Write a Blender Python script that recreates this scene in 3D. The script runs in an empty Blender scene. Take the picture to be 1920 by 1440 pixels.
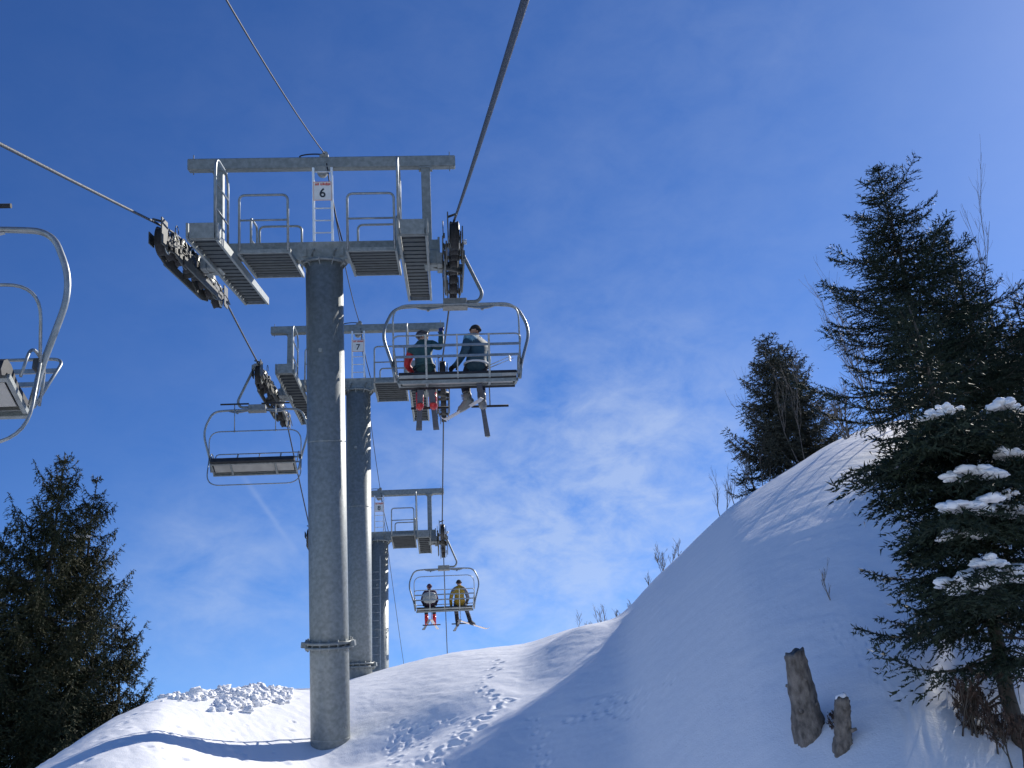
import bpy, math, random
import numpy as np
from mathutils import Vector, Matrix

# ------------------------------------------------------------------ camera, sky, sun, exposure
C = bpy.context.scene.collection
S = bpy.context.scene
R = math.radians
FPX, IW, IH = 1900.0, 1920.0, 1440.0            # focal length and frame, in pixels of the photograph
PITCH, ROLL = R(25.0), R(3.5)
X_ = Vector((1, 0, 0)); U_ = Vector((0, -math.sin(PITCH), math.cos(PITCH))); F_ = Vector((0, math.cos(PITCH), math.sin(PITCH)))
CR = X_ * math.cos(ROLL) - U_ * math.sin(ROLL)
CU = U_ * math.cos(ROLL) + X_ * math.sin(ROLL)
cd = bpy.data.cameras.new("camera"); cam = bpy.data.objects.new("camera", cd); C.objects.link(cam)
cam.matrix_world = Matrix(((CR.x, CU.x, -F_.x, 0), (CR.y, CU.y, -F_.y, 0), (CR.z, CU.z, -F_.z, 0), (0, 0, 0, 1)))
cd.sensor_width = 36; cd.lens = 36 * FPX / IW; cd.clip_start = .1; cd.clip_end = 5000
S.camera = cam
SUN_AZ, SUN_EL = R(43), R(37)                   # azimuth to the right of straight ahead (+Y)
sdir = Vector((math.sin(SUN_AZ) * math.cos(SUN_EL), math.cos(SUN_AZ) * math.cos(SUN_EL), math.sin(SUN_EL)))
ld = bpy.data.lights.new("sun", 'SUN'); ld.energy = 5.0; ld.angle = R(.5); ld.color = (1, .95, .87)
lo = bpy.data.objects.new("sun", ld); C.objects.link(lo); lo.rotation_euler = sdir.to_track_quat('Z', 'Y').to_euler()
S.view_settings.view_transform = 'Standard'; S.view_settings.look = 'None'
S.view_settings.exposure = 0.2; S.view_settings.gamma = 1.0


def px_dir(px, py):
    return (CR * ((px - IW / 2) / FPX) + CU * ((IH / 2 - py) / FPX) + F_)


def P(px, py, Z):
    return px_dir(px, py) * Z


SKY_GRADE = ((1.45, .0455), (1.27, .0650), (1.14, .1010))     # clear dry winter air: deeper blue away from the sun
w = bpy.data.worlds.new("World"); S.world = w; w.use_nodes = True
nt = w.node_tree; nt.nodes.clear(); N = nt.nodes; L = nt.links


def nd(t, tree=None, **k):
    n = (tree or nt).nodes.new(t)
    for a, b in k.items(): setattr(n, a, b)
    return n


out = nd('ShaderNodeOutputWorld'); bg = nd('ShaderNodeBackground'); bg.inputs[1].default_value = .12
sky = nd('ShaderNodeTexSky'); sky.sky_type = 'NISHITA'; sky.sun_disc = False
sky.sun_elevation = SUN_EL; sky.sun_rotation = SUN_AZ
sky.altitude = 2500; sky.air_density = 1.0; sky.dust_density = .9; sky.ozone_density = 2.6
L.new(bg.outputs[0], out.inputs[0])
sep = nd('ShaderNodeSeparateColor'); comb = nd('ShaderNodeCombineColor'); L.new(sky.outputs[0], sep.inputs[0])
for k, (pw, gn) in enumerate(SKY_GRADE):
    a = nd('ShaderNodeMath', operation='POWER'); L.new(sep.outputs[k], a.inputs[0]); a.inputs[1].default_value = pw
    b = nd('ShaderNodeMath', operation='MULTIPLY'); L.new(a.outputs[0], b.inputs[0]); b.inputs[1].default_value = gn / .12
    L.new(b.outputs[0], comb.inputs[k])
tc = nd('ShaderNodeTexCoord')


def vmath(op, a, b=None, **k):
    n = nd('ShaderNodeVectorMath', operation=op)
    if hasattr(a, 'node') or hasattr(a, 'is_linked'): L.new(a, n.inputs[0])
    else: n.inputs[0].default_value = a
    if b is not None:
        if hasattr(b, 'is_linked'): L.new(b, n.inputs[1])
        else: n.inputs[1].default_value = b
    return n


def fmath(op, a, b=None, c=None, clamp=False):
    n = nd('ShaderNodeMath', operation=op, use_clamp=clamp)
    for i, v in enumerate((a, b, c)):
        if v is None: continue
        if hasattr(v, 'is_linked'): L.new(v, n.inputs[i])
        else: n.inputs[i].default_value = v
    return n.outputs[0]


DIR = vmath('NORMALIZE', tc.outputs['Generated']).outputs[0]


def blob(px, py, size, gain):                     # soft patch of thin cloud round one direction of the sky
    d = px_dir(px, py).normalized()
    v = vmath('DOT_PRODUCT', DIR, tuple(d)).outputs['Value']
    a = fmath('SUBTRACT', 1.0, v)                 # ~ angle^2/2
    a = fmath('MULTIPLY', a, -1.0 / (size * size))
    return fmath('MULTIPLY', fmath('EXPONENT', a), gain)


tot = None
for b in ((930, 1050, .09, .95), (1110, 900, .08, .58), (1230, 760, .07, .35), (400, 1095, .055, .75), (1130, 1080, .08, .5), (1300, 930, .08, .5),
          (1400, 30, .06, .10), (740, 1060, .07, .45), (1150, 700, .30, .20)):
    o = blob(*b); tot = o if tot is None else fmath('ADD', tot, o)
mp = nd('ShaderNodeMapping'); mp.inputs['Scale'].default_value = (7.5, 7.5, 13.0); mp.inputs['Rotation'].default_value = (0, R(-30), 0)
L.new(DIR, mp.inputs[0])
nz = nd('ShaderNodeTexNoise'); nz.inputs['Scale'].default_value = 2.1; nz.inputs['Detail'].default_value = 12
nz.inputs['Roughness'].default_value = .62; nz.inputs['Distortion'].default_value = .25
L.new(mp.outputs[0], nz.inputs[0])
mr = nd('ShaderNodeMapRange'); mr.inputs[1].default_value = .30; mr.inputs[2].default_value = .80; L.new(nz.outputs[0], mr.inputs[0])
cl = fmath('MULTIPLY', mr.outputs[0], tot, clamp=True)
# aeroplane trail: a short thin great-circle streak
d0, d1 = px_dir(452, 888).normalized(), px_dir(545, 1020).normalized()
nrm = d0.cross(d1).normalized(); mid = (d0 + d1).normalized()
s1 = vmath('DOT_PRODUCT', DIR, tuple(nrm)).outputs['Value']
s1 = fmath('EXPONENT', fmath('MULTIPLY', fmath('POWER', fmath('ABSOLUTE', s1), 2.0), -1 / (.0026 ** 2)))
s2 = fmath('SUBTRACT', 1.0, vmath('DOT_PRODUCT', DIR, tuple(mid)).outputs['Value'])
s2 = fmath('EXPONENT', fmath('MULTIPLY', s2, -1 / (.026 ** 2)))
trail = fmath('MULTIPLY', fmath('MULTIPLY', s1, s2), .26)
cl = fmath('ADD', cl, trail, clamp=True)
cl = fmath('MULTIPLY', cl, .44)
cm = nd('ShaderNodeMix', data_type='RGBA'); L.new(cl, cm.inputs[0]); L.new(comb.outputs[0], cm.inputs[6])
cm.inputs[7].default_value = (4.9, 5.6, 6.7, 1)
L.new(cm.outputs[2], bg.inputs[0])

# ------------------------------------------------------------------ materials
M = {}


def mat(name, col, rough=.6, metal=0., var=None, vscale=8., bump=0., bscale=40., stretch=None, detail=5, sss=0, spec=.5, backlit=0):
    m = bpy.data.materials.new(name); m.use_nodes = True; t = m.node_tree
    b = t.nodes['Principled BSDF']; b.inputs['Roughness'].default_value = rough; b.inputs['Metallic'].default_value = metal
    b.inputs['Base Color'].default_value = (*col, 1); b.inputs['Specular IOR Level'].default_value = spec
    co = t.nodes.new('ShaderNodeTexCoord'); src = co.outputs['Object']
    if stretch:
        q = t.nodes.new('ShaderNodeMapping'); q.inputs['Scale'].default_value = stretch; t.links.new(src, q.inputs[0]); src = q.outputs[0]
    if var:
        n = t.nodes.new('ShaderNodeTexNoise'); n.inputs['Scale'].default_value = vscale; n.inputs['Detail'].default_value = detail
        t.links.new(src, n.inputs[0])
        r = t.nodes.new('ShaderNodeValToRGB'); r.color_ramp.elements[0].position = .34; r.color_ramp.elements[1].position = .66
        r.color_ramp.elements[0].color = (*col, 1); r.color_ramp.elements[1].color = (*var, 1)
        t.links.new(n.outputs[0], r.inputs[0]); t.links.new(r.outputs[0], b.inputs['Base Color'])
    if bump:
        n = t.nodes.new('ShaderNodeTexNoise'); n.inputs['Scale'].default_value = bscale; n.inputs['Detail'].default_value = 6
        t.links.new(src, n.inputs[0])
        q = t.nodes.new('ShaderNodeBump'); q.inputs['Strength'].default_value = bump; q.inputs['Distance'].default_value = .02
        t.links.new(n.outputs[0], q.inputs['Height']); t.links.new(q.outputs[0], b.inputs['Normal'])
    if sss:
        b.inputs['Subsurface Weight'].default_value = sss; b.inputs['Subsurface Radius'].default_value = (.05, .06, .08); b.inputs['Subsurface Scale'].default_value = .3
    if backlit:
        b.inputs['Transmission Weight'].default_value = 0
    M[name] = m
    return m


mat('galvanised', (.185, .205, .20), .5, .2, (.265, .29, .285), 14, .10, 60)
mat('galvanised_rail', (.24, .265, .27), .38, .5, (.34, .365, .37), 14)
mat('galvanised_dark', (.028, .034, .036), .55, .4, (.05, .058, .062), 10)
mat('aluminium', (.78, .80, .80), .35, .35, (.66, .68, .70), 6)
mat('grip_steel', (.33, .33, .30), .5, .3, (.24, .24, .22), 15)
mat('rubber', (.016, .017, .018), .75, 0, (.03, .03, .03), 20)
mat('sheave_paint', (.55, .55, .48), .35, .35, (.28, .28, .25), 12)
mat('sheave_arm', (.040, .044, .042), .5, .3, (.10, .10, .09), 14)
mat('rope_steel', (.030, .036, .048), .55, .3, (.06, .068, .08), 60, .5, 90)
mat('cable_black', (.015, .016, .02), .6)
mat('sign_white', (.78, .78, .74), .5, 0, (.70, .71, .68), 10)
mat('sign_red', (.62, .10, .07), .5)
mat('sign_edge', (.70, .34, .22), .5)
mat('ink', (.012, .02, .03), .5)
mat('cushion', (.014, .015, .018), .6, 0, (.028, .03, .034), 12)
mat('slat_grey', (.34, .36, .34), .6, .1, (.26, .28, .27), 5)
mat('slat_light', (.42, .41, .37), .6, 0, (.34, .33, .30), 5)
mat('snow', (.90, .91, .93), .65, 0, None, bump=.35, bscale=9, sss=0, spec=.2)
mat('needles_green', (.009, .018, .011), .65, 0, (.026, .040, .022), 3.0, spec=.25)
mat('needles_brown', (.026, .034, .014), .7, 0, (.062, .062, .028), 2.2, spec=.2)
mat('needles_mid', (.045, .050, .036), .7, 0, (.10, .10, .072), 2.6, spec=.25)
mat('bark', (.050, .040, .030), .9, 0, (.10, .085, .068), 14, .8, 30, stretch=(1, 1, .25))
mat('bark_grey', (.10, .088, .074), .9, 0, (.20, .175, .15), 8, .6, 30)
mat('twig', (.17, .145, .125), .9, 0, (.28, .24, .20), 9)
mat('stump_wood', (.085, .074, .064), .95, 0, (.24, .212, .185), 22, .8, 45, stretch=(1, 1, .55))
mat('dead_leaf', (.050, .030, .020), .9, 0, (.09, .055, .04), 6)
mat('skin', (.50, .29, .20), .5, 0, (.56, .34, .25), 20)
mat('jacket_teal', (.012, .045, .075), .65, 0, (.022, .07, .105), 9, .3, 25)
mat('sleeve_light', (.05, .16, .24), .6, 0, (.22, .42, .54), 16)
mat('pants_navy', (.008, .012, .024), .7, 0, (.016, .02, .035), 10, .3, 25)
mat('belt_white', (.62, .66, .70), .6)
mat('hat_black', (.010, .010, .014), .85, 0, (.025, .024, .03), 60)
mat('boot_grey', (.17, .17, .165), .35, 0, (.24, .24, .23), 6)
mat('child_jacket', (.012, .055, .065), .6, 0, (.020, .08, .09), 9, .3, 25)
mat('red_cloth', (.50, .015, .022), .55, 0, (.60, .03, .04), 8)
mat('red_boot', (.62, .030, .030), .3, 0, (.50, .02, .02), 8)
mat('helmet', (.055, .050, .055), .25, .2, (.085, .075, .08), 20)
mat('lens', (.55, .40, .25), .08, .8)
mat('glove_blue', (.02, .03, .16), .6, 0, (.03, .05, .24), 8)
mat('plum', (.050, .018, .050), .7, 0, (.075, .028, .07), 9)
mat('pack_white', (.40, .42, .42), .6, 0, (.30, .33, .34), 10, .3, 30)
mat('yellow_cloth', (.42, .27, .020), .6, 0, (.30, .19, .015), 7)
mat('grey_cloth', (.12, .12, .14), .7, 0, (.17, .165, .18), 9)
mat('pants_grey', (.05, .055, .07), .75, 0, (.08, .085, .10), 9)
mat('ski_dark', (.045, .055, .075), .3, 0, (.07, .08, .10), 7)
mat('ski_light', (.62, .60, .58), .3, 0, (.52, .50, .50), 7)
mat('pole_alu', (.7, .72, .74), .25, .7)
mat('snowboard_white', (.80, .74, .68), .3, 0, (.66, .5, .44), 6)

# ------------------------------------------------------------------ mesh helpers


class MB:
    def __init__(s): s.v, s.f, s.sm, s.mi = [], [], [], []

    def add(s, vs, fs, smooth=False, mi=0):
        o = len(s.v); s.v += [tuple(v) for v in vs]; s.f += [tuple(i + o for i in f) for f in fs]
        s.sm += [smooth] * len(fs); s.mi += [mi] * len(fs); return s

    def box(s, c, d, rot=None, mi=0, bev=0):
        c = Vector(c); hx, hy, hz = d[0] / 2, d[1] / 2, d[2] / 2
        if bev <= 0: bev = min(d) * .08
        b = min(bev, min(hx, hy, hz) * .6); vs = []
        for sx in (-1, 1):
            for sy in (-1, 1):
                for sz in (-1, 1):
                    vs += [(sx * (hx - b), sy * (hy - b), sz * hz), (sx * (hx - b), sy * hy, sz * (hz - b)), (sx * hx, sy * (hy - b), sz * (hz - b))]
        idx = lambda sx, sy, sz, k: ((sx > 0) * 4 + (sy > 0) * 2 + (sz > 0)) * 3 + k
        fs = []
        for q in (-1, 1):
            fs.append([idx(-1, -1, q, 0), idx(1, -1, q, 0), idx(1, 1, q, 0), idx(-1, 1, q, 0)][::q])
            fs.append([idx(-1, q, -1, 1), idx(-1, q, 1, 1), idx(1, q, 1, 1), idx(1, q, -1, 1)][::q])
            fs.append([idx(q, -1, -1, 2), idx(q, 1, -1, 2), idx(q, 1, 1, 2), idx(q, -1, 1, 2)][::q])
        for a in (-1, 1):
            for b2 in (-1, 1):
                fs.append([idx(-1, a, b2, 0), idx(1, a, b2, 0), idx(1, a, b2, 1), idx(-1, a, b2, 1)])
                fs.append([idx(a, -1, b2, 0), idx(a, 1, b2, 0), idx(a, 1, b2, 2), idx(a, -1, b2, 2)])
                fs.append([idx(a, b2, -1, 1), idx(a, b2, 1, 1), idx(a, b2, 1, 2), idx(a, b2, -1, 2)])
                for c3 in (-1, 1):
                    pass
        for sx in (-1, 1):
            for sy in (-1, 1):
                for sz in (-1, 1):
                    fs.append([idx(sx, sy, sz, 0), idx(sx, sy, sz, 1), idx(sx, sy, sz, 2)])
        vs = [(rot @ Vector(v) if rot else Vector(v)) + c for v in vs]
        return s.add(vs, fs, False, mi)

    def beam(s, a, b, wd, h, up=(0, 0, 1), mi=0):            # a box from a to b
        a, b = Vector(a), Vector(b); y = (b - a); ln = y.length; y.normalize()
        x = y.cross(Vector(up)); x.normalize(); z = x.cross(y)
        rot = Matrix((x, y, z)).transposed()
        return s.box((a + b) / 2, (wd, ln, h), rot, mi)

    def tube(s, pts, r, n=8, caps=True, smooth=True, mi=0):
        pts = [Vector(p) for p in pts]; m = len(pts)
        rs = r if hasattr(r, '__len__') else [r] * m
        t0 = (pts[1] - pts[0]).normalized()
        ax = Vector((0, 0, 1)) if abs(t0.z) < .9 else Vector((1, 0, 0))
        u = t0.cross(ax).normalized(); vs = []
        for i in range(m):
            t = (pts[min(i + 1, m - 1)] - pts[max(i - 1, 0)]).normalized()
            u = (u - t * u.dot(t)); u.normalize(); v = t.cross(u)
            for k in range(n):
                a = 2 * math.pi * k / n; vs.append(pts[i] + (u * math.cos(a) + v * math.sin(a)) * rs[i])
        fs = [(i * n + k, i * n + (k + 1) % n, (i + 1) * n + (k + 1) % n, (i + 1) * n + k) for i in range(m - 1) for k in range(n)]
        s.add(vs, fs, smooth, mi)
        if caps: s.add(vs[:n], [tuple(range(n))[::-1]], False, mi); s.add(vs[-n:], [tuple(range(n))], False, mi)
        return s

    def cyl(s, a, b, r, n=24, mi=0, r2=None):
        return s.tube([a, b], [r, r if r2 is None else r2], n, True, True, mi)

    def prof(s, poly, y0, y1, axis='y', mi=0):                # extruded outline; poly in the other two axes
        n = len(poly)
        def mk(p, q):
            return {'y': (p[0], q, p[1]), 'x': (q, p[0], p[1]), 'z': (p[0], p[1], q)}[axis]
        vs = [mk(p, y0) for p in poly] + [mk(p, y1) for p in poly]
        fs = [tuple(range(n))[::-1], tuple(range(n, 2 * n))] + [(i, (i + 1) % n, n + (i + 1) % n, n + i) for i in range(n)]
        return s.add(vs, fs, False, mi)

    def ball(s, c, rr, nu=14, nv=9, mi=0, fn=None, rot=None):
        c = Vector(c); vs = []; rr = rr if hasattr(rr, '__len__') else (rr, rr, rr)
        for j in range(nv + 1):
            th = math.pi * j / nv
            for i in range(nu):
                ph = 2 * math.pi * i / nu
                d = Vector((math.sin(th) * math.cos(ph), math.sin(th) * math.sin(ph), math.cos(th)))
                k = fn(d) if fn else 1
                q = Vector((d.x * rr[0], d.y * rr[1], d.z * rr[2])) * k
                vs.append(c + (rot @ q if rot else q))
        fs = [(j * nu + i, (j + 1) * nu + i, (j + 1) * nu + (i + 1) % nu, j * nu + (i + 1) % nu) for j in range(nv) for i in range(nu)]
        return s.add(vs, fs, True, mi)

    def build(s, name, mats, parent=None):
        me = bpy.data.meshes.new(name); me.from_pydata(s.v, [], s.f)
        if not isinstance(mats, (list, tuple)): mats = [mats]
        for m in mats: me.materials.append(M[m])
        me.polygons.foreach_set('use_smooth', s.sm); me.polygons.foreach_set('material_index', s.mi); me.update()
        import bmesh as _b
        b = _b.new(); b.from_mesh(me); _b.ops.remove_doubles(b, verts=b.verts, dist=1e-5); _b.ops.recalc_face_normals(b, faces=b.faces); b.to_mesh(me); b.free()
        o = bpy.data.objects.new(name, me); C.objects.link(o); o.parent = parent
        return o


def fast_mesh(name, V, Fa, m, parent=None, smooth=False):    # V (n,3), Fa (k,3) or (k,4) numpy
    me = bpy.data.meshes.new(name); k = Fa.shape[1]
    me.vertices.add(len(V)); me.vertices.foreach_set('co', np.asarray(V, dtype=np.float32).ravel())
    me.loops.add(Fa.size); me.loops.foreach_set('vertex_index', Fa.astype(np.int32).ravel())
    me.polygons.add(len(Fa)); me.polygons.foreach_set('loop_start', np.arange(0, Fa.size, k, dtype=np.int32))
    me.polygons.foreach_set('loop_total', np.full(len(Fa), k, dtype=np.int32))
    me.update(calc_edges=True); me.polygons.foreach_set('use_smooth', [smooth] * len(Fa))
    me.materials.append(M[m]); me.validate()
    o = bpy.data.objects.new(name, me); C.objects.link(o); o.parent = parent
    return o


def tag(o, label=None, cat=None, group=None, kind=None):
    if label: o['label'] = label
    if cat: o['category'] = cat
    if group: o['group'] = group
    if kind: o['kind'] = kind
    return o


def empty(name, mw, label, cat, group=None):
    o = bpy.data.objects.new(name, None); C.objects.link(o); o.empty_display_size = .2
    o.matrix_world = mw if isinstance(mw, Matrix) else Matrix.Translation(mw)
    return tag(o, label, cat, group)


def fillet(pts, r, n=6):
    pts = [Vector(p) for p in pts]; o = [pts[0]]
    for i in range(1, len(pts) - 1):
        a, b, c = pts[i - 1], pts[i], pts[i + 1]
        rr = r[i - 1] if hasattr(r, '__len__') else r
        k = min(rr, (a - b).length * .49, (c - b).length * .49)
        p, q = b + (a - b).normalized() * k, b + (c - b).normalized() * k
        for j in range(n + 1):
            t = j / n; o.append(p * (1 - t) ** 2 + b * 2 * t * (1 - t) + q * t * t)
    o.append(pts[-1]); return o


# ------------------------------------------------------------------ snow ground
rng0 = np.random.RandomState(3)
_lat = rng0.rand(256, 256)


def vnoise(x, y):
    xi = np.floor(x).astype(int); yi = np.floor(y).astype(int); fx = x - xi; fy = y - yi
    fx = fx * fx * (3 - 2 * fx); fy = fy * fy * (3 - 2 * fy)
    g = lambda a, b: _lat[a % 256, b % 256]
    return (g(xi, yi) * (1 - fx) + g(xi + 1, yi) * fx) * (1 - fy) + (g(xi, yi + 1) * (1 - fx) + g(xi + 1, yi + 1) * fx) * fy - .5


def fbm(x, y, o=4):
    s = 0; a = 1.
    for i in range(o): s = s + a * vnoise(x * 2 ** i + 17 * i, y * 2 ** i + 31 * i); a *= .5
    return s


# skyline of the snow: pixel, distance of the crest
SIL = [(-500, 1640, 12), (-200, 1560, 13), (60, 1440, 15), (130, 1395, 16.5), (210, 1345, 18.5), (300, 1305, 20.5), (440, 1296, 23), (540, 1290, 25), (600, 1292, 26.5),
       (680, 1268, 27), (730, 1256, 27), (830, 1230, 27), (900, 1219, 26.5), (985, 1211, 25.5), (1060, 1184, 24.5), (1125, 1171, 24), (1165, 1160, 23), (1210, 1108, 22),
       (1290, 1030, 21), (1370, 952, 20.5), (1480, 882, 20), (1560, 832, 20), (1640, 800, 20.5), (1760, 785, 21.5), (1920, 780, 23), (2200, 800, 26), (2700, 900, 32)]
_ph, _rr, _ee = [], [], []
for px, py, Z in SIL:
    p = P(px, py, Z); r_ = math.hypot(p.x, p.y); _ph.append(math.atan2(p.x, p.y)); _rr.append(r_); _ee.append(p.z / r_)
_ph = [-math.pi, -1.6] + _ph + [1.3, math.pi]; _rr = [14, 13] + _rr + [34, 14]; _ee = [-.35, -.25] + _ee + [.05, -.35]
PHG = np.linspace(-math.pi, math.pi, 7201)


def _sm(a, s):
    k = np.exp(-np.arange(-4 * s, 4 * s + 1) ** 2 / (2. * s * s)); k /= k.sum(); return np.convolve(np.pad(a, 4 * s, mode='edge'), k, 'valid')


RG = _sm(np.interp(PHG, _ph, _rr), 60); EG = _sm(np.interp(PHG, _ph, _ee), 11)
GG = 7.5


def gauss(x, y, cx, cy, sx, sy, a, rot=0.):
    c, s = math.cos(rot), math.sin(rot); dx, dy = x - cx, y - cy
    u = dx * c + dy * s; v = -dx * s + dy * c
    return a * np.exp(-(u / sx) ** 2 - (v / sy) ** 2)


def base_h(x, y):
    ph = np.arctan2(x, y); r = np.hypot(x, y)
    Rr = np.interp(ph, PHG, RG); E = np.interp(ph, PHG, EG); t = r / Rr
    z = r * E - GG * (1 - np.minimum(t, 2.2)) ** 2 - np.maximum(t - 2.2, 0) * GG * 2.4
    return z


EXTRA = []                                       # (cx, cy, sx, sy, amplitude, rotation) humps and hollows, added below


def ground_h(x, y):
    x = np.asarray(x, float); y = np.asarray(y, float)
    z = base_h(x, y)
    r = np.hypot(x, y)
    for e in EXTRA: z = z + gauss(x, y, *e)
    z = z + fbm(x * .16, y * .16, 2) * .12 * np.clip((r - 3) / 10, 0, 1) + fbm(x * .9 + 5, y * .35, 3) * .03
    z = z + fbm(x * 5, y * 5, 3) * .008 + np.abs(fbm(x * 2.2 + y * 1.4, y * .8 - x * .5, 3)) * .022
    return z


def hit(px, py, z0=3.):                          # where a sight line meets the snow
    d = px_dir(px, py); t = np.arange(z0, 60, .04); q = ground_h(d.x * t, d.y * t)
    k = np.nonzero(d.z * t < q)[0]
    if len(k) == 0: k = [int(np.argmin(np.abs(d.z * t - q) / t))]
    return Vector((d.x * t[k[0]], d.y * t[k[0]], float(q[k[0]])))


def fit(px, py, Z, sx, sy, rot=0.):               # raise or lower the snow so that it passes through a point
    p = P(px, py, Z); EXTRA.append((p.x, p.y, sx, sy, p.z - float(ground_h(np.array([p.x]), np.array([p.y]))[0]), R(rot)))


def gz(x, y): return float(ground_h(np.array([x]), np.array([y]))[0])


# wide forms: lip in front of the first tower, hollow behind it, dip left, small cornice at the saddle
def ex(px, py, sx, sy, a, rot=0.):
    p = hit(px, py); EXTRA.append((p.x, p.y, sx, sy, a, R(rot)))


ex(470, 1385, 1.4, 1.6, -.28, -6)
ex(850, 1345, 1.6, 2.0, .28, -35)
fit(622, 1392, 17.75, 1.6, 1.5); fit(600, 1428, 16.3, 1.3, .8, 6); fit(760, 1405, 16.2, 1.5, 1.1, 0)
ex(1010, 1270, .7, 1.0, -.12, 30)
ex(1090, 1200, .9, 1.2, .25, 20)

# footprints: chains of dents
DENT = []


def trackline(pts, n, jit, sz, dep, seed):
    rr = random.Random(seed); pp = [hit(*q) for q in pts]
    for i in range(n):
        t = i / (n - 1) * (len(pp) - 1); k = min(int(t), len(pp) - 2); p = pp[k].lerp(pp[k + 1], t - k)
        DENT.append((p.x + rr.uniform(-jit, jit) + (i % 2 - .5) * .10, p.y + rr.uniform(-jit, jit), sz * rr.uniform(.4, .75), dep * rr.uniform(.25, .6)))


trackline([(938, 1238), (925, 1262), (903, 1290), (915, 1308), (945, 1318)], 15, .05, .13, .13, 1)
trackline([(945, 1318), (900, 1350), (860, 1385), (800, 1420)], 22, .16, .15, .13, 2)
trackline([(770, 1360), (750, 1390), (735, 1432)], 12, .10, .13, .11, 3)
for i in range(60):
    rr = random.Random(i + 50); p = hit(rr.uniform(720, 880), rr.uniform(1345, 1438))
    DENT.append((p.x, p.y, rr.uniform(.04, .085), rr.uniform(.012, .04)))
for i in range(60):
    rr = random.Random(i + 150); p = hit(rr.uniform(60, 560), rr.uniform(1300, 1438))
    DENT.append((p.x, p.y, rr.uniform(.05, .14), rr.uniform(.01, .035)))
trackline([(1130, 1318), (1190, 1300), (1250, 1305)], 16, .12, .12, .06, 5)
trackline([(1060, 1352), (1120, 1340), (1200, 1322)], 14, .10, .12, .05, 6)
trackline([(1000, 1345), (1010, 1390), (1024, 1436)], 12, .06, .10, .06, 7)
trackline([(1560, 1160), (1640, 1250), (1690, 1320), (1780, 1420)], 40, .03, .06, .025, 8)

az = np.concatenate([np.linspace(-math.pi, -.85, 60)[:-1], np.linspace(-.85, .85, 1500), np.linspace(.85, math.pi, 60)[1:]])
rd = np.concatenate([np.linspace(.5, 9, 30)[:-1], np.linspace(9, 32, 620), 32 + (np.linspace(0, 1, 70)[1:] ** 2) * 700])
A, RR = np.meshgrid(az, rd, indexing='ij'); GX = np.sin(A) * RR; GY = np.cos(A) * RR; GZ = ground_h(GX, GY)
for (cx, cy, sz, dep) in DENT:
    ph = math.atan2(cx, cy); r0 = math.hypot(cx, cy); da = sz * 4 / r0
    i0, i1 = np.searchsorted(az, [ph - da, ph + da]); j0, j1 = np.searchsorted(rd, [r0 - sz * 4, r0 + sz * 4])
    q = (GX[i0:i1, j0:j1] - cx) ** 2 + (GY[i0:i1, j0:j1] - cy) ** 2
    GZ[i0:i1, j0:j1] += -dep * np.exp(-q / (sz * .62) ** 2) + dep * .22 * np.exp(-((np.sqrt(q) - sz * 1.15) / (sz * .4)) ** 2)
na, nr = GX.shape
V = np.stack([GX, GY, GZ], -1).reshape(-1, 3)
I = (np.arange(na - 1)[:, None] * nr + np.arange(nr - 1)[None]).ravel()
Fq = np.stack([I, I + 1, I + nr + 1, I + nr], -1)[:, ::-1]
t = M['snow'].node_tree; bs = t.nodes['Principled BSDF']; old = bs.inputs['Normal'].links[0].from_node
co = t.nodes.new('ShaderNodeTexCoord'); n2 = t.nodes.new('ShaderNodeTexNoise'); n2.inputs['Scale'].default_value = 55; n2.inputs['Detail'].default_value = 4; t.links.new(co.outputs['Object'], n2.inputs[0])
b2 = t.nodes.new('ShaderNodeBump'); b2.inputs['Strength'].default_value = .45; b2.inputs['Distance'].default_value = .008; t.links.new(n2.outputs[0], b2.inputs['Height']); t.links.new(old.outputs[0], b2.inputs['Normal']); t.links.new(b2.outputs[0], bs.inputs['Normal'])
g = fast_mesh('snow_ground', V, Fq, 'snow', None, True); tag(g, 'snow covered mountain slope rising to a rounded bank on the right', None, None, 'structure')

# ------------------------------------------------------------------ lift towers
GAUGE = 2.42


def arc_z(y, half, dz=.0):                       # rope height above the pole top, over the sheaves
    return .25 - .037 * y * y * (2.3 / half) + dz


def tower_matrix(pt, dev, yaw, H):
    a = PITCH - R(dev); cy, sy = math.cos(yaw), math.sin(yaw)
    fw = Vector((-sy, cy, 0)); x = Vector((cy, sy, 0))
    up = Vector((0, 0, 1)) * math.cos(a) - fw * math.sin(a); y = up.cross(x)
    m = Matrix((x, y, up)).transposed().to_4x4(); m.translation = pt - up * H
    return m


def text_mesh(txt, size, parent, name, mtl, loc, rot):
    cu = bpy.data.curves.new(name, 'FONT'); cu.body = txt; cu.size = size; cu.align_x = 'CENTER'; cu.align_y = 'CENTER'; cu.extrude = .004; cu.offset = .003
    o = bpy.data.objects.new(name, cu); C.objects.link(o)
    dg = bpy.context.evaluated_depsgraph_get(); dg.update()
    me = bpy.data.meshes.new_from_object(o.evaluated_get(dg)); bpy.data.objects.remove(o)
    me.materials.clear(); me.materials.append(M[mtl])
    n = bpy.data.objects.new(name, me); C.objects.link(n); n.parent = parent; n.location = loc; n.rotation_euler = rot
    return n


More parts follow.
